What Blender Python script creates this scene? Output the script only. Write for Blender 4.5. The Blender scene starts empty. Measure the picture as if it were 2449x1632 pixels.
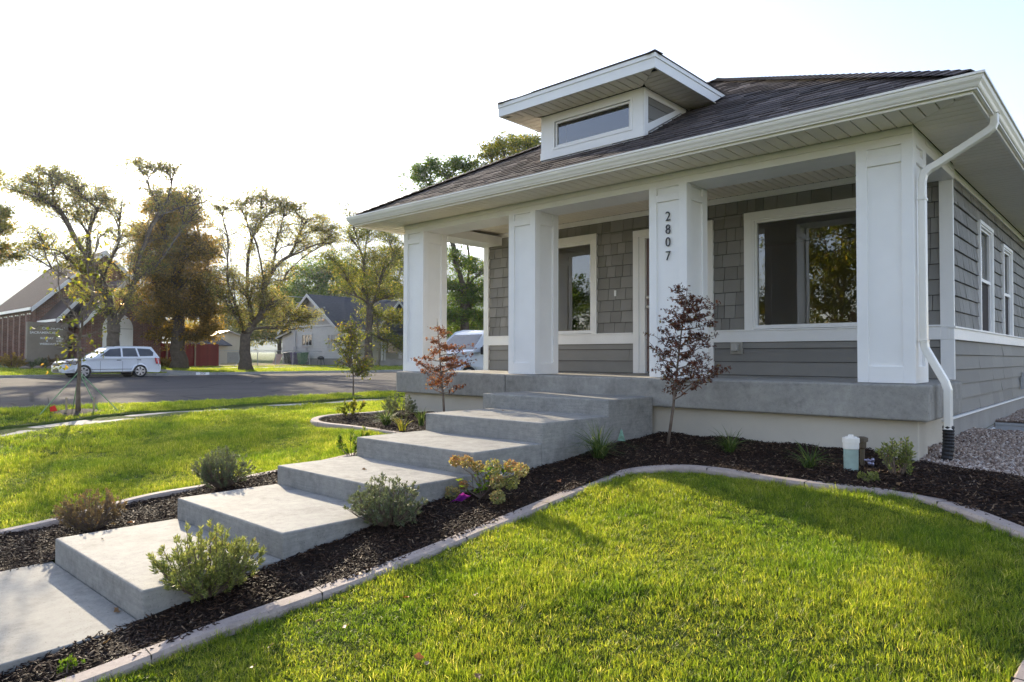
import bpy, bmesh, math, random
import numpy as np
from mathutils import Vector, Matrix
sc = bpy.context.scene
# ------------------------------------------------------------------ camera
FPX, CX0, CY0 = 1662.39, 1224.5, 816.0
YAW, PITCH, ROLL = 0.7423, 0.0234, 0.0028
CAM = np.array([2.0771, -7.0224, 0.2354])
_f = np.array([-math.sin(YAW)*math.cos(PITCH), math.cos(YAW)*math.cos(PITCH), math.sin(PITCH)])
_r = np.array([math.cos(YAW), math.sin(YAW), 0.0]); _u = np.cross(_r, _f)
_r = _r*math.cos(ROLL)+_u*math.sin(ROLL); _u = np.cross(_r, _f)
cd = bpy.data.cameras.new("camera"); cam = bpy.data.objects.new("camera", cd); sc.collection.objects.link(cam)
cam.matrix_world = Matrix(((_r[0], _u[0], -_f[0], CAM[0]), (_r[1], _u[1], -_f[1], CAM[1]), (_r[2], _u[2], -_f[2], CAM[2]), (0, 0, 0, 1)))
cd.sensor_width = 36; cd.lens = FPX/2449*36; cd.clip_start = 0.05; cd.clip_end = 8000
sc.camera = cam
# ------------------------------------------------------------------ light
SUN_AZ, SUN_EL = math.radians(-71), math.radians(19.3)       # azimuth from +Y, clockwise positive
sdir = Vector((math.sin(SUN_AZ)*math.cos(SUN_EL), math.cos(SUN_AZ)*math.cos(SUN_EL), math.sin(SUN_EL)))
sl = bpy.data.lights.new("sun", 'SUN'); sl.energy = 3.7; sl.angle = math.radians(0.55); sl.color = (1.0, 0.85, 0.62)
so = bpy.data.objects.new("sun", sl); sc.collection.objects.link(so); so.location = (-30, 10, 30)
so.rotation_euler = (-sdir).to_track_quat('-Z', 'Y').to_euler()
w = bpy.data.worlds.new("World"); sc.world = w; w.use_nodes = True
nt = w.node_tree; bg = nt.nodes['Background']; sky = nt.nodes.new('ShaderNodeTexSky')
sky.sky_type = 'NISHITA'; sky.sun_disc = False; sky.sun_elevation = SUN_EL; sky.sun_rotation = SUN_AZ
sky.air_density = 1.0; sky.dust_density = 0.6; sky.ozone_density = 1.5; sky.altitude = 1300
tint = nt.nodes.new('ShaderNodeMix'); tint.data_type = 'RGBA'; tint.blend_type = 'MULTIPLY'; tint.inputs[0].default_value = 1.0
tint.inputs[7].default_value = (1.10, 0.86, 0.77, 1)      # white balance of the photograph
nt.links.new(sky.outputs[0], tint.inputs[6]); nt.links.new(tint.outputs[2], bg.inputs[0]); bg.inputs[1].default_value = 0.15
sc.view_settings.view_transform = 'Standard'; sc.view_settings.look = 'None'; sc.view_settings.gamma = 1
sc.view_settings.exposure = 1.88
sc.cycles.max_bounces = 10; sc.cycles.transparent_max_bounces = 16; sc.cycles.use_denoising = True
sc.cycles.caustics_reflective = False; sc.cycles.caustics_refractive = False; sc.cycles.sample_clamp_indirect = 6
# ------------------------------------------------------------------ helpers
def _ray(u, v): return _r*(u-CX0)/FPX - _u*(v-CY0)/FPX + _f
def onX(u, v, X):
    d = _ray(u, v); return CAM+d*(X-CAM[0])/d[0]
def onY(u, v, Y):
    d = _ray(u, v); return CAM+d*(Y-CAM[1])/d[1]
def tag(o, label=None, cat=None, group=None, kind=None):
    if label: o['label'] = label
    if cat: o['category'] = cat
    if group: o['group'] = group
    if kind: o['kind'] = kind
    return o
def empty(name, loc=(0, 0, 0), rz=0, label=None, cat=None, group=None):
    o = bpy.data.objects.new(name, None); sc.collection.objects.link(o); o.location = loc; o.rotation_euler = (0, 0, rz)
    return tag(o, label, cat, group)
def copy_tree(o, parent=None):
    c = o.copy(); sc.collection.objects.link(c)
    if parent: c.parent = parent
    for ch in list(o.children): copy_tree(ch, c)
    return c
def text_mesh(name, fc):
    t = bpy.data.objects.new('tmp', fc); sc.collection.objects.link(t); bpy.context.view_layer.update()
    me = bpy.data.meshes.new_from_object(t.evaluated_get(bpy.context.evaluated_depsgraph_get())); bpy.data.objects.remove(t); bpy.data.curves.remove(fc)
    me.name = name; o = bpy.data.objects.new(name, me); sc.collection.objects.link(o); return o
def sm(t): t = np.clip(t, 0, 1); return t*t*(3-2*t)

class MB:
    def __init__(s): s.v = []; s.f = []; s.a = []
    def poly(s, pts, a=0.5):
        i = len(s.v); s.v += [tuple(p) for p in pts]; s.f.append(tuple(range(i, i+len(pts)))); s.a.append(a)
    def box(s, x0, x1, y0, y1, z0, z1, a=0.5):
        i = len(s.v)
        s.v += [(x, y, z) for z in (z0, z1) for (x, y) in ((x0, y0), (x1, y0), (x1, y1), (x0, y1))]
        for q in ((0, 3, 2, 1), (4, 5, 6, 7), (0, 1, 5, 4), (1, 2, 6, 5), (2, 3, 7, 6), (3, 0, 4, 7)):
            s.f.append(tuple(i+k for k in q)); s.a.append(a)
    def hexa(s, b, t, a=0.5):           # bottom quad, top quad (same winding)
        i = len(s.v); s.v += [tuple(p) for p in b]+[tuple(p) for p in t]
        for q in ((0, 3, 2, 1), (4, 5, 6, 7), (0, 1, 5, 4), (1, 2, 6, 5), (2, 3, 7, 6), (3, 0, 4, 7)):
            s.f.append(tuple(i+k for k in q)); s.a.append(a)
    def prism(s, pts, d, a=0.5):        # extrude polygon by vector d
        n = len(pts); i = len(s.v); s.v += [tuple(p) for p in pts]+[(p[0]+d[0], p[1]+d[1], p[2]+d[2]) for p in pts]
        s.f.append(tuple(range(i, i+n))[::-1]); s.f.append(tuple(range(i+n, i+2*n))); s.a += [a, a]
        for k in range(n):
            s.f.append((i+k, i+(k+1) % n, i+n+(k+1) % n, i+n+k)); s.a.append(a)
    def tube(s, path, rad, n=8, cap=True, a=0.5):
        P = [Vector(p) for p in path]; m = len(P); i0 = len(s.v)
        if not hasattr(rad, '__len__'): rad = [rad]*m
        t0 = (P[1]-P[0]).normalized(); ref = Vector((0, 0, 1)) if abs(t0.z) < .9 else Vector((1, 0, 0))
        nx = t0.cross(ref).normalized()
        for k in range(m):
            t = (P[min(k+1, m-1)]-P[max(k-1, 0)])
            t = t.normalized() if t.length > 1e-9 else t0
            nx = (nx-t*nx.dot(t)); nx = nx.normalized() if nx.length > 1e-6 else t.orthogonal().normalized()
            ny = t.cross(nx)
            for j in range(n):
                an = 2*math.pi*j/n; q = P[k]+(nx*math.cos(an)+ny*math.sin(an))*rad[k]; s.v.append(tuple(q))
        for k in range(m-1):
            for j in range(n):
                s.f.append((i0+k*n+j, i0+k*n+(j+1) % n, i0+(k+1)*n+(j+1) % n, i0+(k+1)*n+j)); s.a.append(a)
        if cap:
            s.f.append(tuple(i0+j for j in range(n))[::-1]); s.f.append(tuple(i0+(m-1)*n+j for j in range(n))); s.a += [a, a]
    def lathe(s, c, prof, n=16, axis='z', a=0.5):   # prof [(r,h)]
        i0 = len(s.v)
        for (r, h) in prof:
            for j in range(n):
                an = 2*math.pi*j/n; x, y = r*math.cos(an), r*math.sin(an)
                s.v.append((c[0]+x, c[1]+y, c[2]+h) if axis == 'z' else ((c[0]+h, c[1]+x, c[2]+y) if axis == 'x' else (c[0]+x, c[1]+h, c[2]+y)))
        for k in range(len(prof)-1):
            for j in range(n):
                s.f.append((i0+k*n+j, i0+k*n+(j+1) % n, i0+(k+1)*n+(j+1) % n, i0+(k+1)*n+j)); s.a.append(a)
        s.f.append(tuple(i0+j for j in range(n))[::-1]); s.f.append(tuple(i0+(len(prof)-1)*n+j for j in range(n))); s.a += [a, a]
    def build(s, name, mat, parent=None, smooth=False, bevel=0, seg=2):
        me = bpy.data.meshes.new(name); me.from_pydata(s.v, [], s.f); me.update()
        at = me.attributes.new('rnd', 'FLOAT', 'FACE'); at.data.foreach_set('value', np.array(s.a, dtype=np.float32))
        if smooth: me.polygons.foreach_set('use_smooth', np.ones(len(me.polygons), dtype=bool))
        me.materials.append(mat)
        o = bpy.data.objects.new(name, me); sc.collection.objects.link(o)
        if parent: o.parent = parent
        if bevel:
            b = o.modifiers.new('bevel', 'BEVEL'); b.width = bevel; b.segments = seg; b.limit_method = 'ANGLE'; b.angle_limit = math.radians(40)
        return o
def np_mesh(name, V, F, mat, parent=None, attr=None, smooth=False, link=True):
    V = np.asarray(V, dtype=np.float32); F = np.asarray(F, dtype=np.int32); k = F.shape[1]
    me = bpy.data.meshes.new(name); me.vertices.add(len(V)); me.vertices.foreach_set('co', V.ravel())
    me.loops.add(F.size); me.loops.foreach_set('vertex_index', F.ravel())
    me.polygons.add(len(F)); me.polygons.foreach_set('loop_start', np.arange(0, F.size, k, dtype=np.int32))
    me.update(calc_edges=True)
    if attr is not None:
        at = me.attributes.new('rnd', 'FLOAT', 'FACE'); at.data.foreach_set('value', np.asarray(attr, dtype=np.float32))
    if smooth: me.polygons.foreach_set('use_smooth', np.ones(len(F), dtype=bool))
    me.materials.append(mat); me.validate()
    o = bpy.data.objects.new(name, me)
    if link: sc.collection.objects.link(o)
    if parent: o.parent = parent
    return o
# ------------------------------------------------------------------ materials
def nmat(name):
    m = bpy.data.materials.new(name); m.use_nodes = True; n = m.node_tree.nodes; l = m.node_tree.links
    return m, n, l, n['Principled BSDF'], n['Material Output']
def noise(n, l, scale, detail=4, rough=0.6, vec=None, scl=None):
    t = n.new('ShaderNodeTexNoise'); t.inputs['Scale'].default_value = scale; t.inputs['Detail'].default_value = detail; t.inputs['Roughness'].default_value = rough
    c = n.new('ShaderNodeTexCoord'); src = c.outputs['Object']
    if scl:
        mp = n.new('ShaderNodeMapping'); mp.inputs['Scale'].default_value = scl; l.new(src, mp.inputs[0]); src = mp.outputs[0]
    l.new(src, t.inputs['Vector']); return t.outputs['Fac']
def ramp(n, l, fac, stops):
    r = n.new('ShaderNodeValToRGB'); e = r.color_ramp.elements
    while len(e) < len(stops): e.new(0.5)
    for k, (p, c) in enumerate(stops): e[k].position = p; e[k].color = (*c, 1)
    l.new(fac, r.inputs[0]); return r.outputs[0]
def mul(n, l, a, b, fac=1.0, mode='MULTIPLY'):
    m = n.new('ShaderNodeMix'); m.data_type = 'RGBA'; m.blend_type = mode; m.inputs[0].default_value = fac
    l.new(a, m.inputs[6]); l.new(b, m.inputs[7]); return m.outputs[2]
def bump(n, l, b, h, strength=0.3, dist=0.01):
    k = n.new('ShaderNodeBump'); k.inputs['Strength'].default_value = strength; k.inputs['Distance'].default_value = dist
    l.new(h, k.inputs['Height']); l.new(k.outputs[0], b.inputs['Normal'])
def attr(n, name='rnd'):
    a = n.new('ShaderNodeAttribute'); a.attribute_name = name; return a.outputs['Fac']
def simple(name, c, rough=0.5, var=0.06, scale=6, bs=0.0, bscale=60, spec=0.5, metal=0, dist=0.004, scl=None):
    m, n, l, b, o = nmat(name); f = noise(n, l, scale, 5, 0.6, scl=scl)
    lo = tuple(x*(1-var) for x in c); hi = tuple(min(1, x*(1+var)) for x in c)
    l.new(ramp(n, l, f, [(0.3, lo), (0.7, hi)]), b.inputs['Base Color'])
    b.inputs['Roughness'].default_value = rough; b.inputs['Specular IOR Level'].default_value = spec; b.inputs['Metallic'].default_value = metal
    if bs: bump(n, l, b, noise(n, l, bscale, 4, 0.6), bs, dist)
    return m
def byattr(name, stops, rough=0.6, bs=0, bscale=80, spec=0.4, var=0.15, scale=20, dist=0.004):
    m, n, l, b, o = nmat(name); c = ramp(n, l, attr(n), stops)
    c2 = ramp(n, l, noise(n, l, scale, 4), [(0.3, (1-var,)*3), (0.7, (1, 1, 1))])
    l.new(mul(n, l, c, c2), b.inputs['Base Color']); b.inputs['Roughness'].default_value = rough; b.inputs['Specular IOR Level'].default_value = spec
    if bs: bump(n, l, b, noise(n, l, bscale, 4), bs, dist)
    return m
def leafmat(name, stops, trans=0.45, rough=0.5, gain=1.6):
    m, n, l, b, o = nmat(name); c = ramp(n, l, attr(n), stops)
    l.new(c, b.inputs['Base Color']); b.inputs['Roughness'].default_value = rough; b.inputs['Specular IOR Level'].default_value = 0.35
    t = n.new('ShaderNodeBsdfTranslucent'); g = n.new('ShaderNodeMix'); g.data_type = 'RGBA'; g.blend_type = 'MULTIPLY'; g.inputs[0].default_value = 1
    g.inputs[7].default_value = (gain, gain*1.05, gain*0.55, 1); l.new(c, g.inputs[6]); l.new(g.outputs[2], t.inputs[0])
    mx = n.new('ShaderNodeMixShader'); mx.inputs[0].default_value = trans; l.new(b.outputs[0], mx.inputs[1]); l.new(t.outputs[0], mx.inputs[2]); l.new(mx.outputs[0], o.inputs[0])
    return m
def concrete(name, base, var=0.14, streak=None, bs=0.25):
    m, n, l, b, o = nmat(name)
    f1 = noise(n, l, 1.3, 6, 0.65); f2 = noise(n, l, 14, 6, 0.7)
    c = ramp(n, l, f1, [(0.25, tuple(x*(1-var) for x in base)), (0.5, base), (0.75, tuple(x*(1+var) for x in base))])
    c = mul(n, l, c, ramp(n, l, f2, [(0.3, (0.80, 0.80, 0.81)), (0.65, (1.08, 1.08, 1.06))]))
    f3 = noise(n, l, 3.2, 7, 0.75); c = mul(n, l, c, ramp(n, l, f3, [(0.32, (0.70, 0.70, 0.71)), (0.48, (1, 1, 1))]))
    c = mul(n, l, c, ramp(n, l, noise(n, l, 95, 2, .5), [(0.30, (0.62, 0.61, 0.60)), (0.37, (1, 1, 1))]))
    h = noise(n, l, 120, 3)
    if streak:
        s = noise(n, l, 5, 5, 0.7, scl=streak); c = mul(n, l, c, ramp(n, l, s, [(0.3, (0.84, 0.84, 0.85)), (0.6, (1.04, 1.04, 1.03))])); h = s
    l.new(c, b.inputs['Base Color']); b.inputs['Roughness'].default_value = 0.8; b.inputs['Specular IOR Level'].default_value = 0.25
    bump(n, l, b, h, bs, 0.003); return m
def glass(name, tint=(0.9, 0.95, 0.92), ior=1.9):
    m, n, l, b, o = nmat(name); n.remove(b)
    g = n.new('ShaderNodeBsdfGlossy'); g.inputs['Roughness'].default_value = 0.008
    t = n.new('ShaderNodeBsdfTransparent'); t.inputs[0].default_value = (*tint, 1)
    f = n.new('ShaderNodeFresnel'); f.inputs[0].default_value = ior
    nz = noise(n, l, 1.4, 2, 0.5); k = n.new('ShaderNodeBump'); k.inputs['Strength'].default_value = 0.05; k.inputs['Distance'].default_value = 0.02
    l.new(nz, k.inputs['Height']); l.new(k.outputs[0], g.inputs['Normal'])
    mx = n.new('ShaderNodeMixShader'); l.new(f.outputs[0], mx.inputs[0]); l.new(t.outputs[0], mx.inputs[1]); l.new(g.outputs[0], mx.inputs[2]); l.new(mx.outputs[0], o.inputs[0])
    return m
M = {}
M['white'] = simple('white_trim_paint', (0.86, 0.85, 0.825), 0.45, 0.03, 3, 0.12, 90, dist=0.002)
M['gutter'] = simple('gutter_enamel', (0.87, 0.83, 0.75), 0.3, 0.03, 2)
M['soffit'] = simple('soffit_panel', (0.86, 0.79, 0.67), 0.45, 0.04, 3)  # warm bounce light off the sunlit ground is tinted into this colour
M['dark'] = simple('dark_gap', (0.02, 0.02, 0.018), 0.9, 0.1, 5)
M['shake'] = byattr('grey_shake_siding', [(0, (0.21, 0.20, 0.182)), (0.5, (0.25, 0.24, 0.22)), (1, (0.295, 0.283, 0.26))], 0.7, 0.5, 40, scale=3, var=0.08)
M['lap'] = byattr('grey_lap_siding', [(0, (0.205, 0.197, 0.18)), (1, (0.265, 0.254, 0.23))], 0.65, 0.25, 50, scale=4, var=0.06)
M['roof'] = byattr('asphalt_shingle', [(0, (0.050, 0.042, 0.041)), (0.4, (0.098, 0.080, 0.075)), (0.75, (0.150, 0.122, 0.113)), (1, (0.22, 0.185, 0.17))], 0.9, 0.7, 300, 0.25, 0.35, 25, 0.003)
M['concrete'] = concrete('step_concrete', (0.315, 0.306, 0.284), 0.1, (1, 1, 14))
M['slab'] = concrete('porch_slab_concrete', (0.325, 0.31, 0.28), 0.28)
M['walk'] = concrete('walk_concrete', (0.30, 0.29, 0.265), 0.08)
M['kerb'] = concrete('kerb_concrete', (0.40, 0.33, 0.29), 0.09)
M['stucco'] = simple('foundation_stucco', (0.54, 0.49, 0.40), 0.85, 0.1, 1.2, 0.5, 160)
M['found'] = simple('foundation_concrete', (0.30, 0.285, 0.26), 0.85, 0.15, 1.5, 0.4, 90)
M['door'] = simple('door_paint', (0.20, 0.135, 0.12), 0.4, 0.05, 3)
M['black'] = simple('black_metal', (0.012, 0.012, 0.013), 0.4, 0.1, 10)
M['boot'] = simple('corrugated_plastic', (0.014, 0.013, 0.013), 0.55, 0.1, 10)
M['steel'] = simple('galvanised_steel', (0.45, 0.46, 0.47), 0.45, 0.1, 8, metal=0.3)
M['glass'] = glass('window_glass', (0.80, 0.83, 0.70), 2.9)
M['glass2'] = glass('vehicle_glass', (0.35, 0.38, 0.4), 1.7)
M['room'] = simple('room_wall', (0.62, 0.50, 0.28), 0.8, 0.05, 2)
M['roomdark'] = simple('attic', (0.02, 0.022, 0.03), 0.8, 0.05, 2)
M['roomfloor'] = simple('room_floor', (0.30, 0.17, 0.08), 0.5, 0.2, 4)
M['ceil_room'] = simple('room_ceiling', (0.75, 0.68, 0.5), 0.8, 0.05, 2)
M['bark'] = simple('tree_bark', (0.11, 0.085, 0.065), 0.9, 0.35, 6, 0.8, 25, 0.2, dist=0.02)
M['barkg'] = simple('young_bark', (0.17, 0.13, 0.10), 0.8, 0.3, 20, 0.4, 60, 0.3)
M['mulch0'] = simple('mulch_bed', (0.022, 0.012, 0.007), 0.9, 0.4, 30, 1.0, 60, 0.2, dist=0.03)
M['gravelbase'] = simple('gravel_bed', (0.24, 0.19, 0.15), 0.9, 0.4, 50, 1.0, 60, 0.2, dist=0.02)
# ------------------------------------------------------------------ terrain
def zg(y): return np.interp(y, [-60, -14, -9, -5.5, -4.6, -3.7, -1, 0.1, 3], [-4.0, -2.3, -1.75, -1.27, -1.13, -.98, -.72, -.66, -.62])
def zs(y): return np.interp(y, [-60, -14, -9, -4.4, -3, 2.7, 30], [-4.0, -1.7, -1.25, -.89, -.78, -.72, -.72])
def zr(y): return np.interp(y, [-60, -14, -9, -4.2, 30], [-4.0, -1.75, -1.2, -.76, -.76])
def zfar(x, y):
    b = np.interp(-x, [35.2, 40, 46, 60, 100, 400, 1200], [-.64, -.6, -.5, -.35, 0.0, 1.5, 8])
    return b+np.where(y < -6, (y+6)*0.05, 0)*np.interp(-x, [35, 80], [1, 0])
def H(x, y):
    x = np.asarray(x, float); y = np.asarray(y, float)
    g = zg(y); g = g-0.06*sm((y+0.6)/0.6)*sm((x-.1)/.2)
    a = sm((x+12.0)/6.0); z = zs(y)*(1-a)+g*a
    bm = 0.012*np.sin(x*2.1+y*0.7)+0.010*np.sin(y*2.9-x*1.3)+0.006*np.sin(x*5.3+1)*np.sin(y*4.7)
    z = z+bm*np.where(x > -12.6, 1, 0)*np.where((x > -4.3) & (x < -1.5), 0, 1)
    z = z+(np.maximum(z, zr(y)+.03)-z)*sm((-x-11.4)/1.2)
    z = z-0.035*sm((-x-10.26)/.05)*sm((x+11.34)/.05)
    r = sm((-x-12.95)/0.2); z = z*(1-r)+(zr(y)-0.12)*r
    f = sm((-x-35.05)/0.2); z = z*(1-f)+zfar(x, y)*f
    return z
def h(x, y): return float(H(x, y))
WELL = (0.45, 1.5, 3.4, 4.9)
def axis(parts):
    return np.unique(np.round(np.concatenate([np.arange(a, b, s) for a, b, s in parts]), 4))
gx = np.unique(np.concatenate([axis([(-3000, -300, 300), (-300, -60, 20), (-60, -36, 1.5), (-36, -34.6, .05), (-34.6, -13.4, 2), (-13.4, -12.8, .05), (-12.8, -11.5, .2), (-11.5, -10.1, .02), (-10.1, -8, .2), (-8, 3, .1), (3, 20, 1), (20, 200, 20), (200, 3001, 400)]), [0.45, 1.5]]))
gy = np.unique(np.concatenate([axis([(-3000, -200, 400), (-200, -20, 15), (-20, -9, 1), (-9, 5, .1), (5, 40, 1.0), (40, 200, 10), (200, 3001, 400)]), [3.4, 4.9]]))
X, Y = np.meshgrid(gx, gy); Z = H(X, Y); nx_, ny_ = len(gx), len(gy)
idx = np.arange(nx_*ny_).reshape(ny_, nx_)
F = np.stack([idx[:-1, :-1], idx[:-1, 1:], idx[1:, 1:], idx[1:, :-1]], -1)
cxm = (gx[:-1]+gx[1:])/2; cym = (gy[:-1]+gy[1:])/2; CXM, CYM = np.meshgrid(cxm, cym)
hole = (CXM > WELL[0]) & (CXM < WELL[1]) & (CYM > WELL[2]) & (CYM < WELL[3])
def lawnmat():
    m, n, l, b, o = nmat('lawn_turf')
    c = ramp(n, l, noise(n, l, 0.35, 6, 0.7), [(0.25, (0.065, 0.095, 0.022)), (0.5, (0.095, 0.140, 0.030)), (0.75, (0.140, 0.165, 0.045))])
    c = mul(n, l, c, ramp(n, l, noise(n, l, 9, 5, 0.75), [(0.3, (0.55, 0.55, 0.5)), (0.65, (1.15, 1.15, 1.1))]))
    l.new(c, b.inputs['Base Color']); b.inputs['Roughness'].default_value = 0.9; b.inputs['Specular IOR Level'].default_value = 0.1
    bump(n, l, b, noise(n, l, 22, 6, 0.8), 1.0, 0.06); return m
M['turf'] = lawnmat()
o = np_mesh('ground', np.stack([X.ravel(), Y.ravel(), Z.ravel()], 1), F[~hole], M['turf'], smooth=True); tag(o, kind='structure')
def sheet(name, x0, x1, y0, y1, zf, mat, nx=8, ny=40):
    xs = np.linspace(x0, x1, nx); ys = np.linspace(y0, y1, ny); A, B = np.meshgrid(xs, ys); C = zf(A, B)
    i = np.arange(nx*ny).reshape(ny, nx); Fq = np.stack([i[:-1, :-1], i[:-1, 1:], i[1:, 1:], i[1:, :-1]], -1).reshape(-1, 4)
    return tag(np_mesh(name, np.stack([A.ravel(), B.ravel(), C.ravel()], 1), Fq, mat, smooth=True), kind='structure')
def asphalt():
    m, n, l, b, o = nmat('asphalt')
    c = ramp(n, l, noise(n, l, 0.25, 7, 0.75), [(0.3, (0.062, 0.056, 0.057)), (0.7, (0.095, 0.086, 0.084))])
    c = mul(n, l, c, ramp(n, l, noise(n, l, 1.1, 7, 0.8, scl=(1, .18, 1)), [(0.34, (0.72, 0.72, 0.74)), (0.5, (1, 1, 1)), (0.72, (1.15, 1.13, 1.1))]))
    v = n.new('ShaderNodeTexVoronoi'); v.feature = 'DISTANCE_TO_EDGE'; v.inputs['Scale'].default_value = 0.28
    tc = n.new('ShaderNodeTexCoord'); l.new(tc.outputs['Object'], v.inputs['Vector'])
    c = mul(n, l, c, ramp(n, l, v.outputs['Distance'], [(0.0, (0.45, 0.45, 0.47)), (0.006, (0.55, 0.55, 0.56)), (0.012, (1, 1, 1))]))
    l.new(c, b.inputs['Base Color']); b.inputs['Roughness'].default_value = 0.95; b.inputs['Specular IOR Level'].default_value = 0.12
    bump(n, l, b, noise(n, l, 70, 4, 0.7), 0.6, 0.01); return m
M['asphalt'] = asphalt()
sheet('street', -35.0, -13.15, -60, 300, lambda a, b: zr(b)+0.02*np.cos((a+24)/22*3.1), M['asphalt'], 30, 200)
sheet('gutter_pan', -35.0, -34.4, -60, 300, lambda a, b: zr(b)+0.012, M['walk'], 2, 200)
sheet('sidewalk', -11.30, -10.22, -30, 60, lambda a, b: H(a, b)*0+np.minimum(H(-11.3+0*b, b), H(-10.3+0*b, b))+.004, M['walk'], 4, 200)
def kerbline(name, x0, x1, y0, y1, zt, zb, mat):
    m = MB(); n = 90
    ys = np.linspace(y0, y1, n)
    for a, b in zip(ys[:-1], ys[1:]):
        m.hexa([(x0, a, zb(a)), (x1, a, zb(a)), (x1, b-.01, zb(b)), (x0, b-.01, zb(b))], [(x0, a, zt(a)), (x1, a, zt(a)), (x1, b-.01, zt(b)), (x0, b-.01, zt(b))])
    return tag(m.build(name, mat, bevel=0.02), kind='structure')
kerbline('street_kerb', -35.2, -35.0, -20, 120, lambda y: h(-35.6, y)+.015, lambda y: h(-35.6, y)-.3, M['walk'])
kerbline('street_kerb', -13.15, -13.0, -20, 60, lambda y: max(zs(y), float(zr(y))+.03), lambda y: zs(y)-.25, M['walk'])
M['dry'] = simple('dry_yard_grass', (0.30, 0.24, 0.10), 0.95, 0.35, 1.5, 1, 20, 0.1, dist=0.05)
sheet('dry_yard', -62, -47.5, 12, 24, lambda a, b: H(a, b)+.02, M['dry'], 8, 12)
sheet('driveway', -45, -35.2, 7.6, 9.6, lambda a, b: H(a, b)+.02-(0.06*sm((a+36.5)/1.2)), M['walk'], 12, 6)
sheet('driveway', -44.6, -42.6, 12.5, 40, lambda a, b: H(a, b)+.025, M['walk'], 4, 30)
# hills
def hills():
    pts = [(-220, 300), (-60, 335), (0, 360), (75, 388), (150, 410), (260, 440), (400, 470), (560, 492), (700, 508), (802, 524), (960, 560), (1150, 610), (1400, 660), (1800, 720), (2500, 800)]
    us = np.linspace(-220, 2500, 220); vs = np.interp(us, [p[0] for p in pts], [p[1] for p in pts])
    rs = np.random.RandomState(4)
    for k, a in ((3, 7), (8, 4), (20, 2.2), (45, 1.2)):
        vs = vs+a*np.sin(us/2700*k*6.28+rs.rand()*6)
    V = []; R = 16
    for i, (u, v) in enumerate(zip(us, vs)):
        d = _ray(u, v); D = 2100+250*math.sin(u/210)+120*math.sin(u/77+1); top = CAM+d*D; hd = np.array([d[0], d[1]])/math.hypot(d[0], d[1])
        for j in range(R):
            t = j/(R-1); z = (top[2]+60*0)*(1-t)**1.25 + 2*t
            z += (1-abs(2*t-1))*45*math.sin(u/38+j*.9)*0.5*(1-t)
            q = top[:2]-hd*t*900; V.append((q[0]+25*math.sin(j*1.7+u/50), q[1], z if j else top[2]))
    n = len(us); i = np.arange(n*R).reshape(n, R); Fq = np.stack([i[:-1, :-1], i[1:, :-1], i[1:, 1:], i[:-1, 1:]], -1).reshape(-1, 4)
    tag(np_mesh('hills', V, Fq, simple('hill_scrub', (0.09, 0.095, 0.06), 0.95, 0.3, 0.01, 0.6, 0.03, 0.1, dist=8), smooth=True), kind='structure')
hills()

# ------------------------------------------------------------------ the bungalow
HS = empty('bungalow', (-3.2, 2, -0.7), 0, 'grey and white craftsman bungalow with four porch columns and a small dormer', 'house')
HS.location = (0, 0, 0)
WY, WX = 2.0545, 0.451          # front wall plane, right wall plane
WL = -6.93
# slab and foundation
m = MB()
def slabpiece(x0, x1, y0, y1): m.box(x0, x1, y0, y1, -0.33, 0)
slabpiece(-6.91, -4.505, 0, WY-.003)
m.prism([(-4.495, 0, -.33), (.636, 0, -.33), (.636, 1.47, -.33), (.45, 1.47, -.33), (.45, WY-.003, -.33), (-4.495, WY-.003, -.33)], (0, 0, .33))
m.build('porch_slab', M['slab'], HS, bevel=0.022, seg=3)
m = MB(); m.box(-6.80, 0.53, 0.10, 0.45, -1.1, -0.331); m.box(-6.80, WX-.012, 0.45, WY-.3, -1.1, -0.331); m.build('porch_foundation', M['stucco'], HS, bevel=0.01)
def rects_minus(x0, x1, z0, z1, holes):
    xs = sorted({x0, x1, *[min(max(a, x0), x1) for q in holes for a in q[:2]]}); zs_ = sorted({z0, z1, *[min(max(a, z0), z1) for q in holes for a in q[2:]]})
    out = []
    for a, b in zip(xs[:-1], xs[1:]):
        for c, d in zip(zs_[:-1], zs_[1:]):
            mx, mz = (a+b)/2, (c+d)/2
            if not any(q[0] < mx < q[1] and q[2] < mz < q[3] for q in holes): out.append((a, b, c, d))
    return out
# foundation with basement window hole on the right side
m = MB()
BW = (3.46, 4.80, -1.45, -0.73)
for a, b, c, d in rects_minus(WY-.3, 14, -1.9, -0.43, [BW]): m.box(0.25, WX-.008, a, b, c, d)
m.box(WL+.01, WX-.01, 13.8, 14, -1.9, -0.43); m.box(WL+.01, WL+.21, WY, 14, -1.9, -0.43)
m.build('foundation', M['found'], HS)
m = MB(); m.box(WX-.02, WX+.022, 1.50, 14, -0.435, -0.412); m.build('flashing', M['white'], HS)
# openings (x0,x1,z0,z1) glass rectangles
BIG = (-1.83, 0.02, 0.645, 2.08); LEFT = (-5.46, -4.53, 0.645, 2.10); DOOR = (-3.53, -2.62, 0.02, 2.04)
fh = [(BIG[0]-.02, BIG[1]+.02, BIG[2]-.02, BIG[3]+.02), (LEFT[0]-.02, LEFT[1]+.02, LEFT[2]-.02, LEFT[3]+.02), (DOOR[0]-.03, DOOR[1]+.03, -.1, DOOR[3]+.03)]
SW = [(3.87, 4.76, 0.585, 1.99), (5.84, 6.63, 0.555, 1.91)]
sh = [(a-.02, b+.02, c-.02, d+.02) for a, b, c, d in SW]
m = MB()
for a, b, c, d in rects_minus(WL+.02, WX-.03, -.43, 2.47, fh): m.box(a, b, WY+.03, WY+.16, c, d)
for a, b, c, d in rects_minus(WY+.16, 14, -.43, 2.6, sh): m.box(WX-.16, WX-.03, a, b, c, d)
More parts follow.
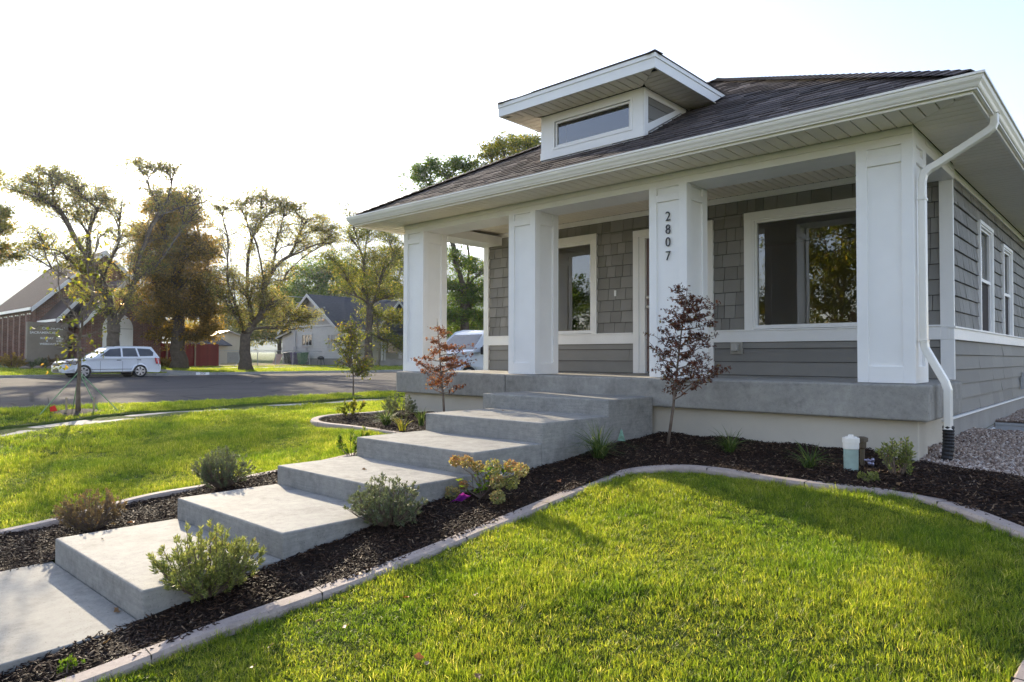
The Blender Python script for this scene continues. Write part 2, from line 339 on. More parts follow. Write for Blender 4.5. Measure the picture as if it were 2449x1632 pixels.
m.box(WL+.02, WL+.15, WY+.16, 14, -.43, 2.6); m.box(WL+.15, WX-.16, 13.87, 14, -.43, 2.6)
m.build('wall', M['dark'], HS)
rs = random.Random(7)
def shingle_wall(name, L0, L1, z0, z1, holes, place, exp=0.178, wmin=.07, wmax=.24, mat='shake', stag=.0):
    m = MB(); z = z0; r = 0
    while z < z1-0.01:
        zt = min(z+exp, z1); x = L0-rs.random()*.1
        while x < L1:
            wd = rs.uniform(wmin, wmax); a, b = max(x, L0), min(x+wd-.007, L1); x += wd
            if b-a < .015: continue
            for (p, q, c, d) in rects_minus(a, b, z, zt, holes):
                t0, t1 = .026+rs.uniform(-.003, .005), .006     # bottom thick, top thin
                f0 = t0-(c-z)/(exp)*(t0-t1); f1 = t0-(d-z)/(exp)*(t0-t1)
                zb = c+(.006 if c == z else 0)
                place(m, p, q, zb, d, f0, f1, rs.random())
        z += exp; r += 1
    return m.build(name, M[mat], HS)
def pf(m, a, b, c, d, f0, f1, at): # front wall, outward -Y
    y = WY+.03; m.hexa([(a, y-f0, c), (b, y-f0, c), (b, y, c), (a, y, c)], [(a, y-f1, d), (b, y-f1, d), (b, y, d), (a, y, d)], at)
def ps(m, a, b, c, d, f0, f1, at): # right wall, outward +X
    x = WX-.03; m.hexa([(x, a, c), (x+f0, a, c), (x+f0, b, c), (x, b, c)], [(x, a, d), (x+f1, a, d), (x+f1, b, d), (x, b, d)], at)
trimF = [(BIG[0]-.135, BIG[1]+.135, .5, BIG[3]+.12), (LEFT[0]-.115, LEFT[1]+.115, .5, LEFT[3]+.12), (DOOR[0]-.20, DOOR[1]+.20, -.5, DOOR[3]+.13)]
trimS = [(a-.08, b+.08, c-.06, d+.08) for a, b, c, d in SW]
shingle_wall('shingle_siding', WL+.1, WX-.12, .60, 2.39, trimF, pf, wmin=.10, wmax=.26)
shingle_wall('lap_siding', WL+.1, trimF[2][0], -.0, .445, [], pf, exp=.18, wmin=3, wmax=4, mat='lap')
shingle_wall('lap_siding', trimF[2][1], WX-.12, -.0, .445, [], pf, exp=.18, wmin=3, wmax=4, mat='lap')
shingle_wall('side_shingle_siding', WY+.0, 14, .60, 2.36, trimS, ps, wmin=.10, wmax=.3)
shingle_wall('side_lap_siding', WY+.0, 14, -.41, .445, trimS, ps, exp=.171, wmin=3, wmax=4, mat='lap')
# trims
m = MB()
for x0, x1 in ((WL, trimF[1][0]), (trimF[1][1]-.001, trimF[2][0])): pass
m.box(WL+.1, trimF[2][0], WY-.016, WY+.03, .45, .598); m.box(trimF[2][1], WX-.11, WY-.016, WY+.03, .45, .598)
m.box(WL+.1, trimF[2][0], WY-.03, WY+.03, .598, .618); m.box(trimF[2][1], WX-.11, WY-.03, WY+.03, .598, .618)
m.box(WX-.03, WX+.018, WY+.0, 14, .45, .578); m.box(WX-.03, WX+.036, WY-.03, 14, .578, .6)
m.box(WX-.11, WX-.03, WY-.016, WY+.03, .45, .6015)
m.box(WX-.03, WX+.019, WY-.016, WY-.0, .45, .578)
m.build('belt_trim', M['white'], HS, bevel=.003)
m = MB(); m.box(WX-.115, WX+.02, WY-.014, WY+.03, .602, 2.41); m.box(WX-.115, WX+.02, WY-.014, WY+.03, 0.0, .449)
m.box(WX-.03, WX+.020, WY+.03, WY+.034, .602, 2.35)
m2 = MB(); m2.box(WL-.02, WL+.1, WY-.014, WY+.05, 0.0, 2.41); m2.build('corner_trim', M['white'], HS, bevel=.003)
m.build('corner_trim', M['white'], HS, bevel=.003)
m = MB(); m.box(WL+.1, WX-.115, WY-.01, WY+.03, 2.385, 2.46); m.box(WX-.03, WX+.015, WY+.034, 14, 2.30, 2.388); m.build('frieze_trim', M['white'], HS, bevel=.003)
def window(R, trim, side=False, sill=True, rails=(), name='window', blind=None, double=False):
    """R=(a0,a1,z0,z1). front: a is x on the front wall; side: a is y on the right wall."""
    a0, a1, z0, z1 = R; f = MB(); t = MB()
    if side: bx = lambda mb, p, q, d0, d1, c, e: mb.box(WX+d0 if False else WX-.03-d1, WX-.03-d0, p, q, c, e)
    else: bx = lambda mb, p, q, d0, d1, c, e: mb.box(p, q, WY+.03+d0, WY+.03+d1, c, e)
    tw = trim
    pr = -.047; 
    bx(t, a0-tw, a0-.022, pr, -.001, z0-(.03 if not side else .05), z1+.022); bx(t, a1+.022, a1+tw, pr, -.001, z0-(.03 if not side else .05), z1+.022)
    bx(t, a0-tw, a1+tw, pr-.004, -.001, z1+.022, z1+(.12 if not side else .07))
    if side: bx(t, a0-.022, a1+.022, pr, -.001, z0-.05, z0-.022)
    w = t.build(name, M['white'], HS, bevel=.003)
    fw = .03
    bx(f, a0-.022, a0+.0, -.038, .06, z0-.022, z1+.022); bx(f, a1, a1+.022, -.038, .06, z0-.022, z1+.022)
    bx(f, a0, a1, -.038, .06, z0-.022, z0); bx(f, a0, a1, -.038, .06, z1, z1+.022)
    bx(f, a0, a0+.03, -.012, .05, z0, z1); bx(f, a1-.03, a1, -.012, .05, z0, z1); bx(f, a0+.03, a1-.03, -.012, .05, z0, z0+.03); bx(f, a0+.03, a1-.03, -.012, .05, z1-.03, z1)
    for kind, pos in rails:
        if kind == 'v': bx(f, pos-.022, pos+.022, -.010, .05, z0+.03, z1-.03)
        else: bx(f, a0+.03, a1-.03, -.02, .05, pos-.022, pos+.022)
    f.build('frame', M['white'], w, bevel=.002)
    g = MB()
    if side: x = WX-.05; g.poly([(x, a0+.02, z0+.02), (x, a1-.02, z0+.02), (x, a1-.02, z1-.02), (x, a0+.02, z1-.02)])
    else: y = WY+.055; g.poly([(a0+.02, y, z0+.02), (a1-.02, y, z0+.02), (a1-.02, y, z1-.02), (a0+.02, y, z1-.02)])
    g.build('pane', M['glass'], w)
    return w
wb = window(BIG, .135); tag(wb, 'wide picture window')
wl_ = window(LEFT, .115, rails=[]); tag(wl_, 'narrow porch window')
for R in SW: window(R, .08, side=True, rails=[('h', (R[2]+R[3])/2)])
# dark insect screens on the lower sashes
for R in SW:
    m = MB(); m.poly([(WX-.042, R[0]+.03, R[2]+.03), (WX-.042, R[1]-.03, R[2]+.03), (WX-.042, R[1]-.03, (R[2]+R[3])/2-.022), (WX-.042, R[0]+.03, (R[2]+R[3])/2-.022)])
    m.build('insect_screen', simple('insect_screen', (0.03, 0.022, 0.02), 0.8), HS)
# door
m = MB(); t = .20
m.box(DOOR[0]-t, DOOR[0]-.1, WY-.018, WY+.03, 0, DOOR[3]+.03); m.box(DOOR[1]+.1, DOOR[1]+t, WY-.018, WY+.03, 0, DOOR[3]+.03)
m.box(DOOR[0]-t, DOOR[1]+t, WY-.022, WY+.03, DOOR[3]+.03, DOOR[3]+.13)
m.box(DOOR[0]-.1, DOOR[0], WY+.0, WY+.10, 0, DOOR[3]+.03); m.box(DOOR[1], DOOR[1]+.1, WY+.0, WY+.10, 0, DOOR[3]+.03); m.box(DOOR[0], DOOR[1], WY+.0, WY+.10, DOOR[3], DOOR[3]+.03)
m.build('door_frame', M['white'], HS, bevel=.004)
m = MB(); m.box(DOOR[0]+.003, DOOR[1]-.003, WY+.05, WY+.09, .03, DOOR[3]-.003)
for c, d in ((.2, .9), (1.1, 1.85)):
    for a, b in ((DOOR[0]+.12, -3.12), (-3.03, DOOR[1]-.12)):
        m.box(a, b, WY+.044, WY+.05, c, d)
dr = m.build('front_door', M['door'], HS, bevel=.004)
knob = simple('brushed_nickel', (.5, .48, .45), .3, metal=.9)
for z, nm in ((1.0, 'door_handle'), (1.14, 'deadbolt')): m = MB(); m.lathe((DOOR[0]+.07, WY+.05, z), [(.033, 0), (.033, -.012), (.012, -.014), (.012, -.045), (.028, -.05), (.026, -.075), (.012, -.082)], 14, axis='y'); m.build(nm, knob, dr)
m = MB(); m.box(-4.075, -4.045, WY-.015, WY+.005, 1.195, 1.285); m.build('doorbell', M['white'], HS, bevel=.004)
m = MB(); m.box(-2.17, -2.00, WY-.01, WY+.03, .29, .455); ob = m.build('outlet_box', simple('outlet_plate', (.36, .34, .29), .6), HS, bevel=.004)
m = MB(); m.box(-2.13, -2.045, WY-.075, WY-.011, .325, .43); m.build('cover', simple('outlet_cover', (.42, .41, .38), .35), ob, bevel=.012)
# interior
m = MB()
m.box(-6.75, WX-.17, 6.4, 6.45, -.02, 2.45); m.box(-3.95, -3.87, WY+.17, 5.4, -.02, 2.45); m.box(-6.8, -6.77, WY+.17, 6.4, -.02, 2.45)
m.build('interior_wall', M['room'], HS)
m = MB(); m.box(-6.8, WX-.17, WY+.165, 6.4, -.06, -.02); m.build('interior_floor', M['roomfloor'], HS)
m = MB(); m.box(-6.8, WX-.17, WY+.165, 6.4, 2.45, 2.47); m.build('interior_ceiling', M['ceil_room'], HS)
# columns
CW, CD, CYF = .495, .51, .166
def column(x0, nm='column'):
    c = MB(); c.box(x0+.024, x0+CW-.024, CYF+.024, CYF+CD-.024, 0.004, 2.385)
    core = c.build(nm, M['white'], HS)
    t = MB(); s = .10
    def face(p):  # p(a0,a1,z0,z1): board on a face
        p(0, s, .004, 2.25); p(CW-s, CW, .004, 2.25)
        p(s, CW-s, .004, .16); p(s, CW-s, 2.07, 2.15); p(s, CW-s, 2.235, 2.25)
    face(lambda a, b, c, d: t.box(x0+a, x0+b, CYF, CYF+.0245, c, d))
    face(lambda a, b, c, d: t.box(x0+a, x0+b, CYF+CD-.0245, CYF+CD, c, d))
    k = (CD-.049)/CW
    face(lambda a, b, c, d: t.box(x0+CW-.0245, x0+CW-.0005, CYF+.0245+a*k, CYF+.0245+b*k, c, d))
    face(lambda a, b, c, d: t.box(x0+.0005, x0+.0245, CYF+.0245+a*k, CYF+.0245+b*k, c, d))
    t.build('panel_trim', M['white'], core, bevel=.003)
    return core
cols = [column(x) for x in (-6.938, -4.588, -2.304, 0.0)]
# house numbers on the third column
yN = CYF+.020
for ch, v in zip('2807', (519, 550, 580.5, 613.5)):
    p = onY(1598.8, v, yN); fc = bpy.data.curves.new('digit', 'FONT'); fc.body = ch; fc.size = .158; fc.extrude = .006; fc.align_x = 'CENTER'; fc.align_y = 'CENTER'; fc.offset = -.0016
    fc.materials.append(M['black']); fo = text_mesh('digit', fc); fo.location = (p[0], yN-.012, p[2]); fo.rotation_euler = (math.pi/2, 0, 0); fo.scale = (.92, 1, 1); fo.parent = cols[2]
# beam
m = MB(); m.box(-6.932, .490, CYF+.022, CYF+CD-.02, 2.25, 2.40); m.box(-6.936, .493, CYF+.006, CYF+.022, 2.325, 2.389)
m.box(-6.932, -6.50, CYF+CD-.02, WY+.0, 2.25, 2.40); m.box(.06, .490, CYF+CD-.02, WY-.02, 2.25, 2.40); m.box(.490, .494, CYF+CD, WY-.02, 2.325, 2.388)
m.build('porch_beam', M['white'], HS, bevel=.004)
# slatted panels
def slats(name, items, z0, z1):
    s = MB()
    for b in items: s.hexa([(*p, z0) for p in b], [(*p, z1) for p in b], rs.random())
    return s.build(name, M['soffit'], HS, bevel=.006, seg=1)
it = []; x = -6.90
while x < .40: it.append([(x, .66), (x+.092, .66), (x+.092, WY-.005), (x, WY-.005)]); x += .101
slats('porch_ceiling', it, 2.462, 2.48)
m = MB(); m.box(-6.9, .4, .3, WY+.1, 2.485, 2.50); m.box(-7.6, 1.05, -.40, .3, 2.412, 2.416); m.box(.3, 1.05, .3, 14, 2.412, 2.416); m.box(-7.55, -6.9, .3, 14, 2.412, 2.416); m.build('soffit_backing', M['dark'], HS)
E_X0, E_X1, E_Y, E_Z, SL = -7.621, 1.151, -.51, 2.519, .5555
it = []; x = -7.46; FB = -.385
while x < 1.02:
    x1 = x+.125; f = lambda q: max(FB, CYF-(0 if q < .49 else (q-.49)*1.0)) if q >= .49 else (CYF if q > -6.93 else max(FB, CYF-(-6.93-q)))
    if f(x)-FB > .01 or f(x1)-FB > .01: it.append([(x, FB), (x1-.0, FB), (x1-.0, f(x1)-.004), (x, f(x)-.004)])
    x += .135
slats('front_soffit', it, 2.392, 2.408)
it = []; y = FB; XB = 1.027
while y < 13.9:
    y1 = y+.125
    if y1 < CYF: g = lambda q: .49+(CYF-q)
    else: g = lambda q: .495 if q < WY-.02 else WX+.016
    it.append([(g(y)+.004, y), (XB, y), (XB, y1-.0), (g(y1)+.004, y1-.0)]); y += .135
slats('side_soffit', it, 2.392, 2.408)
it = []; y = FB
while y < 13.9: it.append([(-7.5, y), (max(-7.5, -6.94-(CYF-y if y < CYF else 0)), y), (-6.94-(max(0, CYF-y-.125)), y+.115), (-7.5, y+.115)]); y += .135
slats('side_soffit', it, 2.392, 2.408)
# fascia and gutters
m = MB(); m.box(-7.50, 1.03, -.41, -.385, 2.372, 2.50); m.box(1.03, 1.055, -.41, 14, 2.372, 2.50); m.box(-7.525, -7.50, -.41, 14, 2.372, 2.50)
m.build('fascia', M['gutter'], HS, bevel=.004)
def gprof(out): # profile from wall side to outer, returns [(offset from outer edge inward, z)]
    return [(.10, 2.498), (.10, 2.402), (.064, 2.398), (.062, 2.410), (.054, 2.414), (.046, 2.424), (.036, 2.444), (.020, 2.464), (.014, 2.480), (.013, 2.494), (.0, 2.497), (.0, 2.517), (.006, 2.519), (.012, 2.510), (.016, 2.49), (.05, 2.44), (.09, 2.44)]
P0 = gprof(0); g = MB()
def sweep(path):  # path of functions mapping (off,z)->point
    rows = [[p(o_, z_) for o_, z_ in P0] for p in path]; k = len(P0); i0 = len(g.v)
    for r in rows: g.v += r
    for a in range(len(rows)-1):
        for j in range(k-1): g.f.append((i0+a*k+j, i0+a*k+j+1, i0+(a+1)*k+j+1, i0+(a+1)*k+j)); g.a.append(.5)
sweep([lambda o_, z_: (E_X0+o_, 14, z_), lambda o_, z_: (E_X0+o_, E_Y+o_, z_), lambda o_, z_: (E_X1-o_, E_Y+o_, z_), lambda o_, z_: (E_X1-o_, 14, z_)])
g.build('gutter', M['gutter'], HS)
# gutter seam sleeve
m = MB(); m.box(-4.52, -4.49, -.414, -.384, 2.370, 2.47); m.build('gutter_joint', M['gutter'], HS)
# downspout
def rect_tube(path, wx, wy, mat, nm, par):
    m = MB(); rows = []
    for k, p in enumerate(path):
        p = Vector(p); rows.append(p)
    for k, p in enumerate(rows):
        t = ((rows[min(k+1, len(rows)-1)]-p).normalized() + (p-rows[max(k-1, 0)]).normalized()).normalized() if 0 < k < len(rows)-1 else ((rows[1]-rows[0]).normalized() if k == 0 else (rows[-1]-rows[-2]).normalized())
        sx = Vector((0, 1, 0)); sx = (sx-t*sx.dot(t)).normalized(); sy = t.cross(sx).normalized()
        for a, b in ((-1, -1), (1, -1), (1, 1), (-1, 1)): m.v.append(tuple(p+sx*a*wy/2+sy*b*wx/2))
    for k in range(len(rows)-1):
        for j in range(4): m.f.append((k*4+j, k*4+(j+1) % 4, (k+1)*4+(j+1) % 4, (k+1)*4+j)); m.a.append(.5)
    m.f += [(0, 1, 2, 3), tuple(4*(len(rows)-1)+j for j in (3, 2, 1, 0))]; m.a += [.5, .5]
    return m.build(nm, mat, par, bevel=.008, seg=2)
xd, yd = .545, .27
path = [(1.085, .42, 2.42), (1.085, .42, 2.34), (1.07, .42, 2.30), (1.03, .41, 2.265), (.66, .30, 2.02), (.60, .28, 1.985), (.56, yd, 1.94), (xd, yd, 1.88), (xd, yd, .40)]
dsp = rect_tube(path, .06, .085, M['gutter'], 'downspout', HS)
rect_tube([(xd, yd, .40), (xd+.01, yd, .33), (.715, yd-.02, .02), (.735, yd-.02, -.05), (.735, yd-.02, -.40)], .062, .09, M['gutter'], 'elbow', dsp)
for q in (.385, 1.70): m = MB(); m.box(xd-.035, xd+.035, yd-.05, yd+.05, q, q+.022); m.build('strap', M['gutter'], dsp)
m = MB(); pr = []; bp = [Vector((.735, yd-.02, -.37)), Vector((.735, yd-.03, -.55)), Vector((.715, yd-.06, -.78))]
for k in range(27):
    t = k/26; p = bp[0].lerp(bp[1], t*2) if t < .5 else bp[1].lerp(bp[2], t*2-1); pr.append((p, .044+.005*(k % 2)))
m.tube([p for p, r in pr], [r for p, r in pr], 14); m.build('drain_boot', M['boot'], dsp)
# basement window and light well
m = MB(); a, b, c, d = BW
m.box(WX-.10, WX+.012, a, a+.05, c, d); m.box(WX-.10, WX+.012, b-.05, b, c, d); m.box(WX-.10, WX+.012, a+.05, b-.05, d-.05, d); m.box(WX-.10, WX+.01, (a+b)/2-.025, (a+b)/2+.025, c, d-.05)
bwn = m.build('basement_window', M['white'], HS, bevel=.003)
m = MB(); m.poly([(WX-.06, a+.05, c), (WX-.06, b-.05, c), (WX-.06, b-.05, d-.05), (WX-.06, a+.05, d-.05)]); m.build('pane', M['glass'], bwn)
m = MB(); x1 = WELL[1]-.02
for (p0, p1) in (((WX, 4.88), (x1, 4.88)), ((x1, 4.88), (x1, 3.42)), ((x1, 3.42), (WX, 3.42))):
    for k in range(14):
        z0 = -1.75+k*.075; dx, dy = (p1[1]-p0[1]), -(p1[0]-p0[0]); L = math.hypot(dx, dy); nx, ny = dx/L*.012*(k % 2), dy/L*.012*(k % 2)
        m.poly([(p0[0]+nx, p0[1]+ny, z0), (p1[0]+nx, p1[1]+ny, z0), (p1[0], p1[1], z0+.075), (p0[0], p0[1], z0+.075)])
m.box(WX, x1+.04, 4.86, 4.92, -.70, -.665); m.box(x1-.02, x1+.04, 3.40, 4.86, -.70, -.665); m.box(WX, x1-.02, 3.40, 3.44, -.70, -.665)
m.build('window_well', M['steel'], HS)
m = MB(); m.box(WX, x1, 3.42, 4.88, -1.8, -1.7); m.build('well_floor', M['gravelbase'], HS)
# hose bib and meter on side wall
m = MB(); m.box(WX+.0, WX+.05, 7.55, 7.62, -.28, -.08); m.box(WX, WX+.06, 7.72, 7.9, -.2, 0.0); m.tube([(WX, 7.66, -.12), (WX+.14, 7.66, -.12), (WX+.16, 7.66, -.18)], .018, 8); m.build('hose_bib', M['steel'], HS, bevel=.004)
# ------------------------------------------------------------------ roofs
def shingle_plane(mb, org, ux, up, L, width_l, width_r, exp=.135, lift=.012, seed=1, skip=None, tab=(.12, .34)):
    """org: eave-left corner; ux along eave, up: up-slope unit; at slope distance s the course spans [width_l(s), width_r(s)]"""
    r = random.Random(seed); ux = Vector(ux); up = Vector(up); nrm = ux.cross(up).normalized()
    if nrm.z < 0: nrm = -nrm
    s = 0; org = Vector(org)
    while s < L-.01:
        s1 = min(s+exp, L); a0, b0, a1, b1 = width_l(s), width_r(s), width_l(s1), width_r(s1)
        x = min(a0, a1)-r.random()*.2
        while x < max(b0, b1):
            wd = r.uniform(*tab); xa, xb = x, x+wd-.003; x += wd
            q = [max(xa, a0), min(xb, b0), min(xb, b1), max(xa, a1)]
            if q[1]-q[0] < .004 and q[2]-q[3] < .004: continue
            q[1] = max(q[1], q[0]); q[2] = max(q[2], q[3])
            c = (x-wd/2, s)
            if skip and skip(org+ux*c[0]+up*s): continue
            th = lift*(1.0 if r.random() < .5 else .45)+.002; base = .0015
            P = lambda xx, ss, hh: org+ux*xx+up*ss+nrm*hh
            v = [P(q[0], s, th), P(q[1], s, th), P(q[2], s1, base), P(q[3], s1, base)]
            at = min(1, max(0, r.gauss(.5, .25))); mb.poly(v, at)
            mb.poly([P(q[0], s, -.004), P(q[1], s, -.004), P(q[1], s, th), P(q[0], s, th)], at*.6)
        s = s1
W2 = (E_X1-E_X0)/2; PK = (E_X0+W2, E_Y+W2, E_Z+SL*W2); sec = math.sqrt(1+SL*SL); z0 = E_Z-.026; YB = 14
E_Zk = E_Z; E_Z = E_Z-.03; PK = (PK[0], PK[1], PK[2]-.03); m = MB(); RL = W2*sec
e0 = .055  # shingles start slightly inside the gutter lip
shingle_plane(m, (E_X0, E_Y+e0, z0+.01), (1, 0, 0), (0, 1/sec, SL/sec), RL, lambda s: max(e0, s/sec), lambda s: 2*W2-max(e0, s/sec), seed=3)
shingle_plane(m, (E_X1-e0, E_Y, z0+.01), (0, 1, 0), (-1/sec, 0, SL/sec), RL, lambda s: max(e0, s/sec), lambda s: YB-E_Y, seed=4, exp=.14, tab=(.3, .6))
shingle_plane(m, (E_X0+e0, E_Y, z0+.01), (0, 1, 0), (1/sec, 0, SL/sec), RL, lambda s: max(e0, s/sec), lambda s: YB-E_Y, seed=5, exp=.14, tab=(.3, .6))
# solid deck below
def P3(x, y, z): return (x, y, z)
m.poly([P3(E_X0+.06, E_Y+.06, E_Z-.012), P3(E_X1-.06, E_Y+.06, E_Z-.012), P3(PK[0], PK[1], PK[2]-.02)], .3)
m.poly([P3(E_X1-.06, E_Y+.06, E_Z-.012), P3(E_X1-.06, YB, E_Z-.012), P3(PK[0], YB, PK[2]-.02), P3(PK[0], PK[1], PK[2]-.02)], .3)
m.poly([P3(E_X0+.06, E_Y+.06, E_Z-.012), P3(PK[0], PK[1], PK[2]-.02), P3(PK[0], YB, PK[2]-.02), P3(E_X0+.06, YB, E_Z-.012)], .3)
m.poly([P3(E_X0+.06, YB, E_Z-.012), P3(PK[0], YB, PK[2]-.02), P3(E_X1-.06, YB, E_Z-.012)], .3)
roof = m.build('roof', M['roof'], HS)
def caps(mb, A, B, wdt=.13, step=.14, seed=1):
    A = Vector(A); B = Vector(B); d = (B-A); L = d.length; d.normalize(); sd = d.cross(Vector((0, 0, 1))).normalized(); dn = sd.cross(d).normalized()
    if dn.z < 0: dn = -dn
    r = random.Random(seed); k = 0.0
    while k < L:
        a = A+d*k; b = A+d*min(k+step+.02, L); at = min(1, max(0, r.gauss(.5, .22))); l0, l1 = .028, .016
        drop = -.045
        for s_ in (-1, 1):
            mb.poly([a+dn*l0, a+sd*s_*wdt+dn*(l0+drop), b+sd*s_*wdt+dn*(l1+drop), b+dn*l1], at)
            mb.poly([a+dn*l0, a+sd*s_*wdt+dn*(l0+drop), a+sd*s_*wdt+dn*(l0+drop-.012), a+dn*(l0-.012)], at*.5)
        k += step
m = MB(); caps(m, (E_X0+.12, E_Y+.12, E_Z+SL*.12+.004), PK, seed=2); caps(m, (E_X1-.12, E_Y+.12, E_Z+SL*.12+.004), PK, seed=3); caps(m, (PK[0], PK[1], PK[2]+.01), (PK[0], YB, PK[2]+.01), seed=4)
m.build('ridge_cap', M['roof'], HS); E_Z = E_Zk
# ------------------------------------------------------------------ dormer
DX0, DX1, DY = -4.16, -2.508, .369
FX0, FX1, FY, FZ0, FZ1 = -4.583, -2.087, -.055, 3.589, 3.761
rz = lambda y: E_Z+SL*(y-E_Y)
dm = empty('dormer'); dm.parent = HS
zb = rz(DY)+.0; gx0, gx1, gz0, gz1 = -3.885, -2.722, 3.15, 3.445
m = MB()
for a, b, c, d in rects_minus(DX0, DX1, zb-.05, FZ0+.001, [(gx0-.03, gx1+.03, gz0-.03, gz1+.03)]): m.box(a, b, DY, DY+.06, c, d)
yb = E_Y+(FZ0-E_Z)/SL
for x0, x1 in ((DX0, DX0+.05), (DX1-.05, DX1)):
    m.prism([(x0, DY+.06, zb-.04), (x0, yb+.1, FZ0), (x0, DY+.06, FZ0)], (x1-x0, 0, 0))
m.build('dormer_wall', M['white'], dm)
m = MB() # grey cheek panels inset with trim round
x = DX1+.004
m.box(DX0-.004, DX1+.008, DY-.012, DY, zb-.03, zb+.075)   # apron board
m.prism([(x, DY, zb-.02), (x, DY+.085, zb+.03), (x, DY+.085, FZ0), (x, DY, FZ0)], (.016, 0, 0))
m.prism([(x, DY+.085, FZ0-.09), (x, yb, FZ0-.09+.0), (x, yb, FZ0), (x, DY+.085, FZ0)], (.0155, 0, 0))
m.prism([(x, DY+.085, rz(DY+.085)+.0), (x, yb-.03, FZ0-.03), (x, yb-.19, FZ0-.05), (x, DY+.085, rz(DY+.085)+.10)], (.015, 0, 0))
m.build('dormer_trim', M['white'], dm, bevel=.002)
m = MB()
for z in (3.05, 3.228, 3.406):
    zt = min(z+.178, FZ0-.05); ya, yb2 = DY+.06, E_Y+(z-E_Z)/SL+.05; yt = E_Y+(zt-E_Z)/SL+.05
    if yt > ya: m.hexa([(DX1, ya, z), (DX1+.014, ya, z), (DX1+.014, max(yb2, ya), z), (DX1, max(yb2, ya), z)], [(DX1, ya, zt), (DX1+.004, ya, zt), (DX1+.004, yt, zt), (DX1, yt, zt)], rs.random())
m.build('dormer_siding', M['lap'], dm)
m = MB(); a, b, c, d = gx0-.03, gx1+.03, gz0-.03, gz1+.03
m.box(a-.03, a, DY-.012, DY+.03, c-.03, d+.03); m.box(b, b+.03, DY-.012, DY+.03, c-.03, d+.03); m.box(a, b, DY-.012, DY+.03, c-.03, c); m.box(a, b, DY-.012, DY+.03, d, d+.03)
m.box(a, a+.03, DY+.01, DY+.05, c, d); m.box(b-.03, b, DY+.01, DY+.05, c, d); m.box(a+.03, b-.03, DY+.01, DY+.05, c, c+.03); m.box(a+.03, b-.03, DY+.01, DY+.05, d-.03, d)
m.build('dormer_window_frame', M['white'], dm, bevel=.002)
m = MB(); m.poly([(gx0, DY+.03, gz0), (gx1, DY+.03, gz0), (gx1, DY+.03, gz1), (gx0, DY+.03, gz1)]); m.build('dormer_pane', M['glass'], dm)
m = MB(); m.box(DX0+.06, DX1-.06, DY+.5, DY+.52, zb, FZ0); m.build('attic_panel', M['roomdark'], dm)
m = MB()
yF = E_Y+(FZ0-E_Z)/SL; yT = E_Y+(FZ1-E_Z)/SL; yM = E_Y+(FZ1-.05-E_Z)/SL
m.box(FX0, FX1, FY, FY+.02, FZ0, FZ1-.052); m.box(FX0-.012, FX1+.012, FY-.012, FY+.02, FZ1-.05, FZ1)
for x0, x1 in ((FX1-.02, FX1), (FX0, FX0+.02)): m.prism([(x0, FY+.02, FZ0), (x0, yF, FZ0), (x0, yM, FZ1-.052), (x0, FY+.02, FZ1-.052)], (x1-x0, 0, 0))
for x0, x1 in ((FX1-.02, FX1+.012), (FX0-.012, FX0+.02)): m.prism([(x0, FY+.02, FZ1-.05), (x0, yM, FZ1-.05), (x0, yT, FZ1), (x0, FY+.02, FZ1)], (x1-x0, 0, 0))
m.build('dormer_fascia', M['white'], dm)
it = []; x = FX0+.02
def dfn(q): return DY-.002 if DX0 < q < DX1 else max(FY+.02, DY-(q-DX1 if q >= DX1 else DX0-q))
while x < FX1-.03:
    x1 = min(x+.115, FX1-.02)
    if dfn(x)-FY-.02 > .005 or dfn(x1)-FY-.02 > .005: it.append([(x, FY+.02), (x1-.008, FY+.02), (x1-.008, dfn(x1)), (x, dfn(x))])
    x += .12
for (xa, xb, sg) in ((DX1+.006, FX1-.02, 1), (DX0-.006, FX0+.02, -1)):
    y = FY+.03
    while y < yF+.1:
        g = lambda q: xa+sg*max(0, DY-q); y1 = y+.115
        if abs(xb-g(y)) > .01: it.append([(g(y), y), (xb, y), (xb, y1-.008), (g(y1), y1-.008)])
        y += .12
s = MB()
for b in it: s.hexa([(*p, FZ0+.012) for p in b], [(*p, FZ0+.024) for p in b], rs.random())
s.build('dormer_soffit', M['soffit'], dm, bevel=.004, seg=1)
m = MB(); m.box(FX0+.03, FX1-.03, FY+.03, yF+.2, FZ0+.028, FZ0+.032); m.build('dormer_backing', M['dark'], dm)
# dormer roof: low hip
dw = (FX1-FX0)/2; dsl = .40; ds = math.sqrt(1+dsl*dsl); dpk = (FX0+dw, FY+dw, FZ1+dsl*dw)
m = MB(); yR = E_Y+(dpk[2]-E_Z)/SL
inside = lambda p: p.z < rz(p.y)-.02
shingle_plane(m, (FX0, FY-.02, FZ1+.003), (1, 0, 0), (0, 1/ds, dsl/ds), dw*ds, lambda s: s/ds, lambda s: 2*dw-s/ds, seed=8, exp=.12)
shingle_plane(m, (FX1+.02, FY, FZ1+.003), (0, 1, 0), (-1/ds, 0, dsl/ds), dw*ds, lambda s: s/ds, lambda s: yR+1.2, seed=9, exp=.12, skip=inside)
shingle_plane(m, (FX0-.02, FY, FZ1+.003), (0, 1, 0), (1/ds, 0, dsl/ds), dw*ds, lambda s: s/ds, lambda s: yR+1.2, seed=10, exp=.12, skip=inside)
m.poly([(FX0, FY, FZ1-.005), (FX1, FY, FZ1-.005), (dpk[0], dpk[1], dpk[2]-.012)], .3)
m.poly([(FX1, FY, FZ1-.005), (FX1, yT, FZ1-.005), (dpk[0], yR, dpk[2]-.012), (dpk[0], dpk[1], dpk[2]-.012)], .3)
m.poly([(FX0, FY, FZ1-.005), (dpk[0], dpk[1], dpk[2]-.012), (dpk[0], yR, dpk[2]-.012), (FX0, yT, FZ1-.005)], .3)
